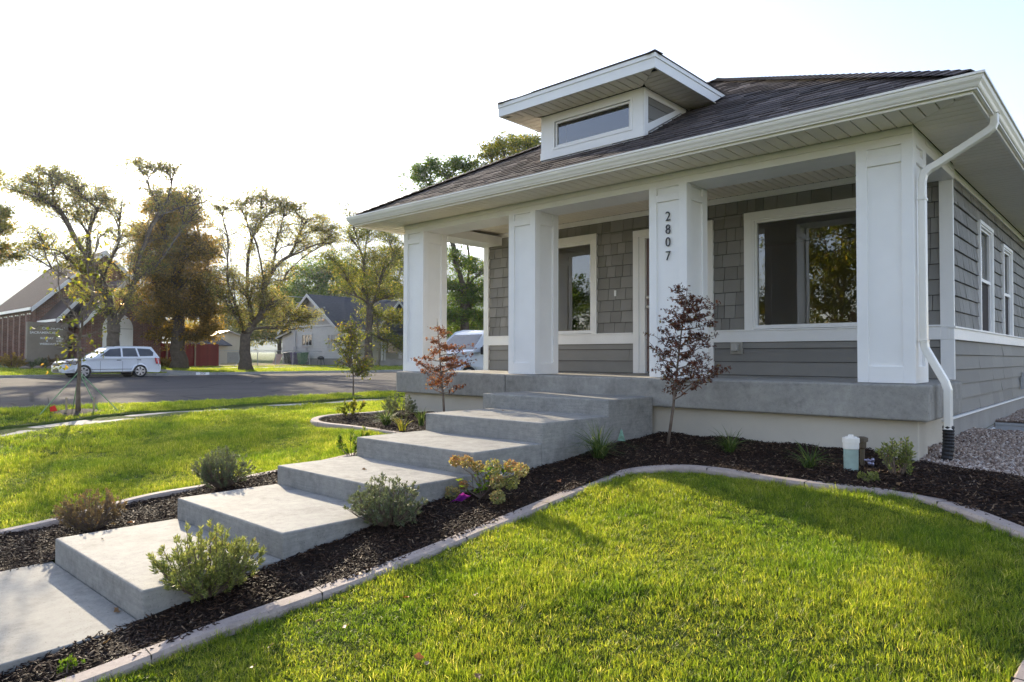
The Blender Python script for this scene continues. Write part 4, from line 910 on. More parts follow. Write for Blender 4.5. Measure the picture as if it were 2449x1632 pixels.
    V, F = leaf_cards(LV, LD, sz, sz*.55, rs); tone = np.clip(rs.normal(.42, .26, n), 0, 1); np_mesh('crown', V, F, LM[mat], root, attr=np.repeat(tone, 2))
    return root
def cl(X, items, depth=1.0, jx=1.2, seed=0, dens=1.0, dup=0):
    """clump list: (u,v,ru,rv,n) measured at distance plane X, spread in depth"""
    r = random.Random(seed); out = []
    items = list(items)+[(u+r.uniform(-1.2, 1.2)*ru, v+r.uniform(-.8, 1.6)*rv, ru*.8, rv*.8, n*.5) for _ in range(dup) for (u, v, ru, rv, n) in items]
    for (u, v, ru, rv, n) in items:
        Xc = X+r.uniform(-jx, jx); p = onX(u, v, Xc); q = onX(u+ru, v, Xc); t = onX(u, v-rv, Xc); ry = abs(q[1]-p[1]); out.append((p[0], p[1], p[2], ry*depth, ry, abs(t[2]-p[2]), n*dens))
    return out
# ------------------------------------------------------------------ street trees
G1 = 'trees along the far side of the street'
tree('street_tree', 'tall sparse tree leaning left in front of the brick church', (-39, 6.14, h(-39, 6.14)), (-39, 6.05, 1.5),
     cl(-39, [(75, 432, 42, 16, 800), (120, 415, 45, 16, 900), (165, 435, 45, 22, 950), (205, 468, 45, 26, 850), (130, 480, 50, 22, 700), (80, 470, 35, 16, 500), (175, 510, 40, 22, 500), (250, 455, 30, 18, 300),
      (95, 555, 40, 18, 500), (150, 600, 42, 22, 800), (80, 590, 22, 10, 300), (195, 640, 38, 30, 1300), (215, 700, 30, 26, 600), (290, 490, 35, 26, 420), (290, 560, 40, 30, 360),
      (330, 388, 38, 12, 420), (372, 398, 40, 16, 560), (415, 415, 36, 16, 520), (455, 445, 30, 18, 480), (485, 485, 22, 22, 420), (360, 450, 35, 18, 260), (400, 455, 30, 14, 260), (255, 720, 25, 25, 400), (330, 620, 40, 40, 700), (300, 700, 30, 25, 400)], 1.0, 1.6, 1, dup=1),
     'honey', .115, .38, .62, 21, G1, limbs=6, twig=6, droop=.1, side=1.0, open_=1.25)
tree('street_tree', 'dense brown and green tree standing right of the church', (-42.5, 10.9, h(-42, 10.5)), (-42.5, 10.8, 3.0),
     cl(-42.5, [(380, 500, 32, 32, 2600), (420, 480, 38, 30, 2600), (455, 520, 38, 36, 3000), (395, 560, 50, 48, 4500), (450, 590, 50, 50, 4500), (360, 620, 45, 45, 3600), (420, 660, 60, 50, 5200), (480, 660, 42, 50, 3800), (380, 700, 50, 40, 3600),
      (440, 735, 55, 45, 4600), (490, 745, 40, 42, 3400), (420, 800, 40, 30, 2200), (470, 805, 40, 28, 2200), (340, 560, 28, 40, 1500), (505, 700, 28, 45, 1800), (500, 790, 24, 28, 1200), (370, 760, 35, 35, 1800), (500, 600, 28, 40, 1600)], .9, 1.0, 2),
     'brown', .15, .45, 1.0, 22, G1, limbs=7, twig=6, droop=.3)
tree('street_tree', 'airy tree with many upright limbs left of the white house', (-38, 13.0, h(-38, 13)), (-38, 12.95, 1.6),
     cl(-38, [(545, 492, 28, 14, 380), (585, 482, 30, 18, 650), (625, 468, 34, 16, 900), (660, 492, 36, 20, 1000), (700, 492, 34, 22, 1000), (735, 520, 30, 22, 800), (770, 545, 30, 20, 800), (795, 575, 18, 18, 500), (540, 540, 26, 26, 260), (600, 540, 34, 26, 500), (665, 550, 36, 26, 600), (720, 570, 34, 24, 600),
      (545, 665, 34, 26, 900), (590, 690, 36, 30, 1300), (630, 670, 38, 30, 1300), (560, 740, 28, 22, 600), (650, 715, 38, 28, 1200), (700, 745, 30, 26, 1200), (735, 765, 24, 18, 700), (690, 640, 36, 26, 600), (520, 700, 22, 26, 500)], 1.0, 1.4, 3, dup=1),
     'honey', .115, .36, .6, 23, G1, limbs=7, twig=6, side=1.0, open_=1.25)
tree('street_tree', 'loose yellow green tree in front of the white house', (-41, 24.0, h(-41, 24)), (-41, 24.1, 4.0),
     cl(-41, [(822, 480, 14, 14, 200), (840, 510, 20, 16, 300), (835, 560, 30, 18, 700), (885, 545, 34, 20, 800), (925, 560, 26, 24, 800), (870, 610, 40, 26, 1400), (920, 620, 34, 30, 1200), (820, 640, 34, 22, 900), (955, 600, 24, 30, 800), (870, 690, 40, 30, 700), (930, 700, 36, 30, 1400), (900, 750, 34, 22, 800), (950, 760, 26, 34, 1300), (930, 810, 28, 24, 800), (960, 830, 22, 26, 800), (815, 690, 24, 18, 250), (785, 610, 24, 16, 350), (905, 800, 26, 20, 400)], .8, 1.0, 4),
     'yellow', .13, .30, .85, 24, G1, limbs=7, twig=6, side=1.0, open_=1.25)
tree('street_tree', 'tall bright green tree behind the porch columns', (-37, 30.2, h(-37, 30)), (-37, 30.1, 5.2),
     cl(-37, [(1000, 415, 22, 26, 900), (1030, 400, 24, 28, 1000), (1070, 405, 28, 26, 1200), (1110, 390, 26, 28, 1200), (1135, 410, 26, 26, 900), (1040, 450, 50, 30, 1600), (1110, 450, 50, 30, 1600), (1000, 520, 40, 40, 700), (1080, 540, 50, 40, 900),
      (1090, 620, 30, 26, 1200), (1150, 640, 28, 30, 1300), (1070, 680, 32, 30, 1800), (1120, 720, 40, 36, 3200), (1155, 760, 34, 34, 2400), (1085, 760, 36, 34, 2600), (1140, 690, 28, 28, 1500), (1110, 800, 40, 26, 2000)], .9, 1.2, 5),
     'green', .17, .42, 1.0, 25, G1, limbs=7, twig=6)
tree('street_tree', 'yellow green tree top showing above the roof left of the dormer', (-33.5, 33.0, h(-30, 33)), (-33.5, 33.0, 6),
     cl(-33.5, [(1175, 365, 22, 24, 900), (1205, 350, 24, 28, 1200), (1235, 335, 24, 28, 1300), (1255, 345, 20, 24, 900), (1282, 335, 22, 26, 900), (1215, 390, 50, 30, 1500), (1180, 400, 30, 26, 700), (1270, 380, 40, 30, 900)], .9, 1.0, 6),
     'yellow', .16, .34, 1.0, 26, G1, limbs=5, twig=5)
tree('street_tree', 'tree at the left edge with its trunk outside the view', (-33.5, -2.2, h(-37, -2)), (-33.5, -2.2, 3.5),
     cl(-33.5, [(-15, 410, 14, 8, 200), (0, 500, 18, 12, 260), (-60, 520, 50, 40, 1400), (14, 540, 16, 14, 300), (5, 590, 18, 18, 300), (38, 612, 12, 12, 160), (-60, 620, 50, 40, 1400), (-130, 500, 60, 60, 2000)], .9, .8, 7),
     'honey', .13, .34, 1.15, 27, G1, limbs=5, twig=6, side=1.0, open_=1.25)
# trees farther back
G2 = 'background trees behind the white house'
def back(label, X, items, mat, seed, n=1.0, ls=.24):
    c = cl(X, items, .9, 1.5, seed); bx = sum(q[0] for q in c)/len(c); by = sum(q[1] for q in c)/len(c); b = (bx, by, h(bx, by)-.2)
    tree('background_tree', label, b, (bx, by, b[2]+2.2), c, mat, ls, .3, n, seed+50, G2, limbs=4, twig=5)
back('broad green tree rising behind the ridge of the white house', -66, [(700, 690, 40, 32, 2200), (750, 650, 44, 36, 2600), (790, 690, 44, 36, 2600), (740, 720, 46, 34, 2400), (800, 640, 36, 30, 1800)], 'green', 31)
back('golden tree behind the right end of the white house roof', -64, [(840, 650, 44, 40, 2600), (890, 660, 44, 40, 2600), (850, 700, 50, 36, 2400), (940, 690, 44, 46, 2600), (960, 620, 36, 40, 1800)], 'yellow', 32)
back('dull green tree behind the cream garage', -78, [(560, 760, 40, 36, 1700), (600, 740, 46, 40, 2000), (640, 760, 46, 40, 2000), (610, 800, 50, 34, 1800), (540, 800, 40, 30, 1400)], 'grey', 33)
back('olive tree behind the left eave of the white house', -74, [(655, 720, 36, 36, 1700), (680, 765, 36, 30, 1500), (640, 800, 40, 34, 1600), (700, 720, 34, 28, 1400)], 'honey', 34)
back('hazy tree seen between the church and the cream garage', -90, [(500, 800, 50, 36, 1800), (540, 770, 44, 34, 1500), (460, 790, 50, 40, 1500), (570, 820, 44, 26, 1400)], 'honey', 35, ls=.3)
back('bushy tree low behind the first porch column', -60, [(990, 700, 40, 50, 2600), (1030, 760, 40, 50, 2400), (1000, 800, 44, 40, 2400), (960, 780, 40, 40, 2000)], 'yellow', 36)
back('small far tree over the low church wing', -110, [(30, 812, 22, 12, 700), (45, 805, 14, 16, 500), (10, 818, 22, 10, 500)], 'grey', 37, ls=.4)
back('green tree filling the gap behind the parked pickup', -58, [(1080, 800, 60, 40, 3000), (1160, 800, 60, 40, 3000), (1120, 760, 60, 40, 3000), (1210, 780, 60, 60, 3000)], 'green', 38)
# trees to the south-west: outside the frame, seen mirrored in the window panes and lighting the lawn
G3 = 'trees south west of the lot mirrored in the porch windows'
MT = [((-8.6, -24.5), 'yellow', 'golden green tree mirrored at the right of the picture window', [(-10.6, -24, 1.5), (-9.6, -25, 3.2), (-8.2, -24, 1.2), (-8.6, -24, 4.6), (-7.2, -25, 2.6), (-10.0, -24.5, .2), (-6.6, -24.5, 5.0), (-7.6, -24, 6.4), (-9.4, -24.5, 5.4), (-6.8, -24, .4), (-8.4, -24.3, 7.6), (-5.6, -25, 3.4), (-11.6, -25, 4.0), (-11.8, -25, 1.6), (-11.4, -25, 6.2), (-12.4, -25.4, 2.8), (-10.4, -25, 7.8)], 1.35, 1500),
      ((-14.4, -25.5), 'yellow', 'golden green tree mirrored at the left edge of the picture window', [(-14.6, -25, 1.2), (-13.8, -25.5, 3.0), (-14.8, -25, 4.6), (-15.4, -25, 2.6), (-14.2, -25, -.2)], 1.0, 1300),
      ((-25.0, -24.0), 'green', 'green tree mirrored in the slider window', [(-26.6, -24, 1.2), (-25.2, -24, 2.8), (-23.6, -24, 1.4), (-27.6, -24, 3.0), (-22.4, -24, 3.0), (-24.6, -24, 4.2), (-26.6, -24.5, 4.6), (-25.0, -24, .2), (-28.4, -24, .8), (-22.0, -24, .4)], 1.4, 1300)]
for k, (b0, mt, lab, cc, R_, nn) in enumerate(MT):
    z0_ = h(*b0); tree('yard_tree', lab, (*b0, z0_), (*b0, z0_+1.8), [(x, y, z, R_, R_, R_*.8, nn) for x, y, z in cc], mt, .17, .22, 1.0, 70+k, G3, twig=5)
# ------------------------------------------------------------------ saplings
def Wc(x, y, z, r_, rz_, n): return (x, y, z, r_, r_, rz_, n)
sx, sy = -12.0, -3.1; sz = h(sx, sy); rr = random.Random(3); c = []
for k in range(15):
    z = .15+2.3*k/14; c.append(Wc(sx+rr.uniform(-.35, .35)*(1 if z < 2 else .5), sy+rr.uniform(-.42, .36), sz+.75+z, .24, .16, 22))
tree('sapling', 'thin staked sapling with sparse yellow leaves on the parkway', (sx, sy, sz), (sx, sy, sz+1.3), c, 'yellow', .085, .035, 1.0, 81, None, 'barkg', limbs=5, twig=4)
m = MB(); k0 = (sx, sy, sz+.95)
SK = empty('tree_stakes', (sx, sy, sz), 0, 'short stakes with pale green guy straps round the parkway sapling', 'tree stakes')
for dx, dy in ((.16, .20), (-.18, -.14), (.05, -.2)):
    m = MB(); m.box(dx-.012, dx+.012, dy-.012, dy+.012, -.1, .26); m.build('stake', simple('pale_wood', (.34, .27, .18), .8, .2), SK)
for dx, dy in ((.35, .55), (.15, -.62), (-.5, .05), (.1, .3)):
    m = MB(); m.tube([(0, 0, .72), (dx, dy, 0)], .009, 4); m.build('guy_strap', simple('green_strap', (.22, .36, .20), .6), SK)
M['soil'] = simple('bare_soil', (.035, .022, .013), .95, .3, 20, 1, 60)
def disc(x, y, r_, nm, lab):
    V = [(x, y, h(x, y)+.03)]+[(x+r_*math.cos(a)*(1+.15*math.sin(3*a)), y+r_*math.sin(a), h(x+r_*math.cos(a), y+r_*math.sin(a))+.012) for a in np.linspace(0, 6.283, 25)[:-1]]
    np_mesh(nm, V, [(0, i, i % 24+1) for i in range(1, 25)], M['soil'], smooth=True).__setitem__('kind', 'structure')
disc(sx, sy, .36, 'tree_soil', ''); disc(-12, 2.7, .25, 'tree_soil', '')
x, y = -12, 2.7; z = h(x, y); rr = random.Random(5); c = []
for k in range(13):
    zz = .55+1.15*k/12; c.append(Wc(x+rr.uniform(-.2, .2), y+rr.uniform(-.24, .24), z+zz, .17, .14, 70))
tree('sapling', 'small bushy yellow green sapling near the porch corner', (x, y, z), (x, y, z+.5), c, 'yellow', .06, .018, 1.0, 82, None, 'barkg', limbs=4, twig=5)
# Japanese maples
def maple(label, base, top, items, mat, seed, n):
    rs_ = np.random.RandomState(seed); r = random.Random(seed); base = Vector(base); root = empty('japanese_maple', base, 0, label, 'tree'); w_ = MB(); LV = []; LD = []
    tp = Vector(top)-base; w_.tube([Vector((0, 0, -.03)), tp*.25+Vector((.01, 0, 0)), tp*.5, tp*.75+Vector((-.01, .01, 0)), tp], [.017, .015, .011, .007, .003], 7)
    for (u, v, f0) in items:
        e = Vector(onY(u, v, base.y+r.uniform(-.28, .28)))-base; s = tp*f0; d = e-s; mid = s+d*.5+Vector((0, 0, d.length*r.uniform(-.12, .06))); P_ = [s, s+d*.25+Vector((0, 0, -.01)), mid, s+d*.78, e]
        w_.tube(P_, [.008, .0065, .005, .0035, .0015], 5, cap=False)
        for k in range(7):
            f = r.uniform(.3, 1); a = s.lerp(e, f); tw = Vector(rvec(rs_, 1)[0])*r.uniform(.06, .15); tw.z = abs(tw.z)*.5; w_.tube([a, a+tw*.5, a+tw], [.003, .002, .001], 3, cap=False); per = n; t_ = rs_.rand(per, 1)
            LV.append(np.array(a)+t_*np.array(tw)+rs_.normal(0, .016, (per, 3))); dv = rvec(rs_, per); dv[:, 2] = dv[:, 2]*.5-.25; LD.append(dv)
    w_.build('trunk', M['barkg'], root, smooth=True); C = np.concatenate(LV); D = np.concatenate(LD); nn = len(C)
    # palmate leaves: five narrow lobes fanned from the stem
    Vs, Fs, off = [], [], 0; d, s, u = frame_of(D); a = rs_.rand(nn, 1)*6.283; s2 = s*np.cos(a)+u*np.sin(a); sz = rs_.uniform(.022, .040, nn)
    for ang, k in ((0, 1.0), (.55, .9), (-.55, .9), (1.15, .62), (-1.15, .62)):
        dd = d*math.cos(ang)+s2*math.sin(ang); V, F = leaf_cards(C, dd, sz*k, sz*.26, rs_, .15); Vs.append(V); Fs.append(F+off); off += len(V)
    tone = np.clip(rs_.normal(.5, .25, nn), 0, 1); np_mesh('crown', np.concatenate(Vs), np.concatenate(Fs), LM[mat], root, attr=np.tile(np.repeat(tone, 2), 5)); return root
bL = (-4.86, -.78, h(-4.86, -.78)+.02)
maple('slender maple with rust red leaves beside the upper left step', bL, onY(1045, 762, -.78), [(1050, 790, .9), (1062, 800, .8), (1035, 820, .8), (1080, 835, .75), (1025, 850, .7), (1075, 790, .85), (1100, 830, .7), (1120, 850, .6), (1010, 855, .6), (1000, 870, .5), (990, 860, .45), (1010, 885, .4), (1030, 880, .5), (1060, 860, .6), (1090, 860, .6), (1110, 870, .5), (1060, 885, .45), (1090, 890, .4), (1120, 868, .5), (1050, 905, .35), (1075, 910, .35), (1030, 900, .35), (1140, 860, .55), (1105, 925, .3), (1020, 915, .3), (1045, 840, .7), (1065, 830, .75), (1085, 875, .5), (1128, 826, .65)], 'red', 91, 8)
bR = onY(1596, 1078, -.62); bR[2] = h(bR[0], bR[1])+.02
maple('slender maple with dull brown leaves leaning before the third column', bR, onY(1643, 695, -.62), [(1622, 690, .95), (1660, 710, .9), (1680, 715, .85), (1700, 730, .85), (1620, 720, .9), (1640, 730, .9), (1600, 745, .8), (1590, 765, .75), (1580, 790, .65), (1560, 800, .6), (1610, 780, .75), (1640, 770, .8), (1670, 760, .8), (1700, 775, .75), (1720, 800, .65), (1680, 800, .7), (1650, 810, .65), (1620, 815, .6), (1590, 830, .5), (1700, 820, .6), (1545, 812, .5), (1580, 860, .45), (1600, 880, .4), (1640, 850, .55), (1670, 870, .45), (1700, 870, .45), (1725, 875, .4), (1650, 895, .35), (1690, 905, .3), (1715, 895, .35), (1610, 905, .3), (1660, 840, .55), (1575, 885, .4), (1735, 885, .4), (1715, 750, .8), (1695, 850, .5), (1655, 745, .88), (1632, 755, .82)], 'darkred', 92, 9)
# ------------------------------------------------------------------ shrubs in the beds
def shrub(name, label, base, R_, Ht, mat, seed, nst=40, per=26, ll=.022, lw=.006, cat='shrub', up=.8, whorl=True, sparse=.0):
    rs_ = np.random.RandomState(seed); r = random.Random(seed); base = Vector(base); root = empty(name, base, 0, label, cat); w_ = MB(); LV = []; LD = []
    for k in range(nst):
        a = r.uniform(0, 6.283); q = math.sqrt(r.random()); e = Vector((math.cos(a)*q*R_, math.sin(a)*q*R_, Ht*(1-.45*q*q)*r.uniform(.62, 1.05))); s = Vector((math.cos(a)*.03, math.sin(a)*.03, -.02)); mid = s.lerp(e, .5)+Vector((math.cos(a), math.sin(a), 0))*R_*.12
        w_.tube([s, mid, e], [.0045, .003, .0012], 4, cap=False); nw = r.randint(3, 6)
        for j in range(nw):
            f = 1-j*.13-r.random()*.04 if r.random() > sparse else 1-r.random()*.3; c = (mid.lerp(e, (f-.5)*2) if f > .5 else s.lerp(mid, f*2)); off = Vector(rvec(rs_, 1)[0])*(.0 if j == 0 else .035); c = c+off
            if j: w_.tube([mid.lerp(e, max(0, (f-.6)*2)), c], [.0016, .001], 3, cap=False)
            ax = (e-mid).normalized(); n_ = per; t_ = rs_.rand(n_, 1); LV.append(np.array(c)-t_*np.array(ax)*ll*1.3); dv = rvec(rs_, n_); dv = dv-np.outer(dv@np.array(ax), np.array(ax))*.9; dv = dv/np.linalg.norm(dv, axis=1, keepdims=True)+np.array(ax)*(up+.7*(1-t_)); LD.append(dv)
    w_.build('stem', M['barkg'], root, smooth=True); C = np.concatenate(LV); D = np.concatenate(LD); n = len(C); sz = ll*rs_.uniform(.65, 1.2, n)
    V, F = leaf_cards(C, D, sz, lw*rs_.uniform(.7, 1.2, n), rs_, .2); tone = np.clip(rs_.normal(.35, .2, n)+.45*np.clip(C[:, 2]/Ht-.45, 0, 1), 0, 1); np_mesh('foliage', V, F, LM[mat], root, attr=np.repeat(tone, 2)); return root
def gz(x, y): return h(x, y)+.03
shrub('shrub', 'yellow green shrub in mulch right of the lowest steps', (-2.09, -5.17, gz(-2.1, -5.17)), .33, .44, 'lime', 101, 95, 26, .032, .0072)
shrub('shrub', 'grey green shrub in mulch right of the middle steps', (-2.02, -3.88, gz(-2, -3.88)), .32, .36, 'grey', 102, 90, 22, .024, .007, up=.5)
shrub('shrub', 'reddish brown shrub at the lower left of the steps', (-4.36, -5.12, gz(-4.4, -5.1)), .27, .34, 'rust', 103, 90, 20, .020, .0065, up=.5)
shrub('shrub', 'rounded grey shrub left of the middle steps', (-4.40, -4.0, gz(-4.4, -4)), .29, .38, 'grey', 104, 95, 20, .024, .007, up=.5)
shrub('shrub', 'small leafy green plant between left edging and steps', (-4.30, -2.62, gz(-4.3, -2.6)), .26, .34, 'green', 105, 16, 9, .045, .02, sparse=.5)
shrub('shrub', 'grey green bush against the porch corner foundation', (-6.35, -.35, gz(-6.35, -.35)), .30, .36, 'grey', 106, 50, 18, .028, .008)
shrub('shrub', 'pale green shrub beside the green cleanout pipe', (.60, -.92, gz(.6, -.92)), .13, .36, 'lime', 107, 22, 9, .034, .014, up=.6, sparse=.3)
shrub('seedling', 'tiny yellow leaf seedling at the loop of the edging', (-7.05, -.75, gz(-7, -.75)), .22, .30, 'yellow', 108, 9, 6, .06, .035, 'seedling', sparse=.6)
shrub('seedling', 'low pale succulent rosette in front of the cleanout pipe', (.46, -1.18, gz(.46, -1.18)), .05, .06, 'lime', 109, 12, 14, .022, .010, 'succulent')
shrub('seedling', 'tiny green weed in mulch at the lower edging', (-1.86, -5.95, gz(-1.86, -5.95)), .03, .05, 'green', 110, 6, 6, .022, .012, 'weed')
def strap(label, x, y, N, L0, L1, seed, w=.011, lean=1.15, mat='strap'):
    rs_ = np.random.RandomState(seed); V, F, at = blades(rs_, N, .035, L0, L1, w*.6, w, lean=lean, stiff=.6, pw=.55); root = empty('grass_clump', (x, y, gz(x, y)-.01), 0, label, 'grass clump'); np_mesh('leaves', V, F, LM[mat], root, attr=at)
strap('large strappy clump in mulch beside the upper steps', -1.82, -1.52, 170, .22, .46, 1, lean=1.6)
strap('strappy clump in shade close to the porch foundation', -.93, -.63, 120, .15, .32, 2, lean=1.5)
strap('small strappy clump between the maple and the cleanout pipe', -.05, -.98, 80, .15, .30, 3, lean=1.5)
strap('bright strappy clump in the left bed by the porch corner', -5.68, -1.12, 150, .18, .34, 4, lean=1.5)
strap('thin upright clump at the base of the red maple', -5.15, -.95, 60, .14, .30, 5, lean=.6)
strap('yellowish sparse spikes at the edging beside the upper left step', -5.0, -1.38, 26, .14, .28, 6, lean=.9, mat='yellow')
# hydrangea
HB = Vector((-1.84, -3.08, gz(-1.84, -3.08))); hy = empty('hydrangea', HB, 0, 'hydrangea with drying round flower heads in the right bed', 'flowering shrub'); st = MB(); lfC = []; lfD = []; rs_ = np.random.RandomState(8)
M['petal'] = leafmat('dry_petal', [(0, (0.22, 0.24, 0.09)), (.4, (0.40, 0.36, 0.14)), (.7, (0.52, 0.36, 0.16)), (1, (0.50, 0.24, 0.11))], .35, gain=1.2)
for (u, v, rad, tone, dy) in ((1089, 1103, 12, .85, .05), (1115, 1104, 13, .75, -.02), (1143, 1117, 13, .6, .06), (1179, 1117, 17, .35, 0), (1222, 1115, 13, .8, .1), (1247, 1125, 14, .6, -.02), (1060, 1165, 15, .25, -.04), (1082, 1180, 17, .45, -.12), (1108, 1161, 9, .9, .0), (1188, 1152, 15, .6, -.08), (1221, 1153, 16, .15, .02), (1190, 1189, 14, .4, -.14)):
    c = Vector(onY(u, v, HB.y+dy))-HB; R_ = rad/FPX*6.4; s0 = Vector((rs_.uniform(-.04, .04), rs_.uniform(-.04, .04), -.02)); st.tube([s0, s0.lerp(c, .5)+Vector((0, 0, .05)), c-Vector((0, 0, R_*.3))], [.006, .005, .003], 5)
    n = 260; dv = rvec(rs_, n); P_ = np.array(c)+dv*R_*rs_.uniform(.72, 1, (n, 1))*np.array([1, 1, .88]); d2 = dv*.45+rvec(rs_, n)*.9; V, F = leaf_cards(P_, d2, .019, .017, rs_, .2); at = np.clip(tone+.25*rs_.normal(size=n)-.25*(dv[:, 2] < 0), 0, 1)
    np_mesh('flower_head', V, F, M['petal'], hy, attr=np.repeat(at, 2))
for k in range(15):
    e = Vector((rs_.uniform(-.25, .3), rs_.uniform(-.15, .15), rs_.uniform(.1, .32))); st.tube([(0, 0, -.02), e*.5+Vector((0, 0, .03)), e], [.005, .004, .002], 4)
    for j in range(5): lfC.append(np.array(e*(1-.15*j))+rs_.normal(0, .01, 3)); lfD.append(rvec(rs_, 1)[0]*[1, 1, .4]+[0, 0, .1])
st.build('stem', M['barkg'], hy, smooth=True); V, F = leaf_cards(np.array(lfC), np.array(lfD), .065, .03, rs_, .2); np_mesh('foliage', V, F, LM['green'], hy, attr=np.repeat(rs_.rand(len(lfC)), 2))
# purple ribbon tag
M['purple'] = leafmat('purple_film', [(0, (0.22, 0.02, 0.34)), (1, (0.40, 0.05, 0.55))], .4, .25, gain=1.0)
m = MB(); pts = [onY(u, v, -3.25) for u, v in ((1066, 1203), (1080, 1204), (1092, 1199), (1104, 1188), (1113, 1184))]
for k in range(4):
    a, b = Vector(pts[k]), Vector(pts[k+1]); w0 = Vector((0.004, -.02, .014+.006*(k == 3))); w1 = Vector((-.004, -.018, .016+.006*(k > 1))); m.poly([a-w0, b-w1, b+w1, a+w0], .2+.2*k); m.poly([a-w0+Vector((.01, .02, .0)), b-w1+Vector((.01, .03, .01)), b+w1*.3, a+w0*.3], .8)
tag(m.build('ribbon', M['purple']), 'crumpled purple plastic ribbon lying under the hydrangea', 'ribbon')
# green waterproof cleanout pipe and valve
px, py = .235, -.84; z = gz(px, py); PP = empty('cleanout_pipe', (px, py, z), 0, 'upright white capped pipe with a green body in mulch', 'pipe')
m = MB(); m.lathe((0, 0, 0), [(.056, -.05), (.057, .17)], 20); m.build('pipe', simple('sewer_green_pipe', (.36, .47, .41), .45, .15, 12), PP, smooth=False)
m = MB(); m.lathe((0, 0, 0), [(.059, .165), (.062, .17), (.062, .215), (.066, .217), (.066, .255), (.062, .259)], 20); m.build('collar', M['gutter'], PP)
m = MB(); m.lathe((0, 0, 0), [(.045, .259), (.045, .267)], 12); m.box(-.018, .018, -.018, .018, .267, .282); m.build('cap', M['gutter'], PP, bevel=.003)
vx, vy = .26, -.62; z = gz(vx, vy); VV = empty('valve', (vx, vy, z), 0, 'brown irrigation valve head right behind the green pipe', 'valve')
m = MB(); m.lathe((0, 0, 0), [(.02, 0), (.02, .14), (.032, .15), (.034, .20), (.048, .205), (.048, .235), (.02, .245)], 12); m.build('body', simple('brown_plastic', (.10, .075, .045), .5), VV)
m = MB()
for dx, dy, dz in ((.05, -.02, .05), (.07, -.05, .03), (.09, -.03, .06), (.08, 0, .02)): m.lathe((dx, dy, dz), [(.010, -.012), (.016, -.006), (.016, .006), (.010, .012)], 8, axis='x')
m.tube([(0, 0, .05), (.1, -.03, .05)], .008, 6); m.build('fitting', simple('chrome_fitting', (.35, .33, .45), .3, metal=.7), VV)
# marker flag
fx, fy = -12.0, -3.52; z = h(fx, fy); FL = empty('marker_flag', (fx, fy, z), 0, 'tiny red marker flag standing in the parkway grass', 'flag')
m = MB(); m.tube([(0, 0, -.02), (.02, -.05, .30)], .003, 4); m.build('wire', M['black'], FL); m = MB(); m.hexa([(0, -.01, .05), (.002, -.01, .05), (.002, .10, .06), (0, .10, .06)], [(.0, -.02, .13), (.002, -.02, .13), (.002, .06, .16), (0, .06, .16)]); m.build('flag', simple('red_film', (.75, .02, .02), .5), FL)
# green hang tag in the clump
p = onY(1486, 1040, -1.35); m = MB(); m.hexa([(p[0]-.045, p[1], p[2]-.06), (p[0]+.045, p[1], p[2]-.06), (p[0]+.045, p[1]+.003, p[2]-.06), (p[0]-.045, p[1]+.003, p[2]-.06)], [(p[0]-.006, p[1], p[2]+.05), (p[0]+.006, p[1], p[2]+.05), (p[0]+.006, p[1]+.003, p[2]+.05), (p[0]-.006, p[1]+.003, p[2]+.05)])
tag(m.build('plant_tag', simple('plant_tag', (.20, .34, .26), .5, .3, 30)), 'triangular green plant tag behind the large strappy clump', 'plant tag')
# fallen leaves
rs_ = np.random.RandomState(44); M['fallen'] = leafmat('fallen_leaf', [(0, (.16, .09, .04)), (.5, (.34, .20, .10)), (.8, (.45, .16, .05)), (1, (.34, .26, .16))], .2, gain=1.1); ang = np.linspace(0, 6.283, 11)[:-1]
protos = []
for k in range(4):
    rr_ = [1 if i % 2 == 0 else .62 for i in range(10)]; V = [(0, 0, .004)]+[(math.cos(a)*q*.019*(1.5 if i in (0, 5) else 1), math.sin(a)*q*.019, .003+.006*rs_.rand()+(.010 if i in (1, 2, 3) else 0)) for i, (a, q) in enumerate(zip(ang, rr_))]
    protos.append((V, [(0, i, i % 10+1) for i in range(1, 11)]))
first = {}
cand = [p for p in jitter_grid(-1.6, 1.6, -6.6, -1.9, 9, rs_) if inpoly([p[0]], [p[1]], lawnR)[0]]
spots = [(x, y, .052) for x, y in cand][:60]+[(-1.95, -5.75, .05), (-2.02, -4.9, .05), (-1.62, -2.4, .045), (-1.0, -1.15, .045), (.7, -1.3, .045), (-2.4, -5.56, 0), (-4.1, -4.9, .05), (-3.5, -5.3, None), (-3.0, -3.4, None), (-3.4, -1.2, None)]
for i, (x, y, dz) in enumerate(spots):
    k = i % 4
    if k not in first:
        o = np_mesh('fallen_leaf', protos[k][0], protos[k][1], M['fallen'], attr=np.full(10, [.2, .5, .8, 1.0][k])); first[k] = o
    else: o = first[k].copy(); sc.collection.objects.link(o)
    if dz is None: z = [q for yy, q in zip(ys, zt) if y > yy][0]+.002
    elif dz == 0: z = -1.262
    else: z = h(x, y)+dz-.006
    s_ = rs_.uniform(.7, 1.3)
    o.location = (x, y, z); o.rotation_euler = (rs_.normal(0, .25), rs_.normal(0, .25), rs_.rand()*6.28); o.scale = (s_, s_, s_)
    tag(o, 'small dry curled fallen leaf', 'leaf', 'dry leaves fallen on the lawn, mulch and steps')
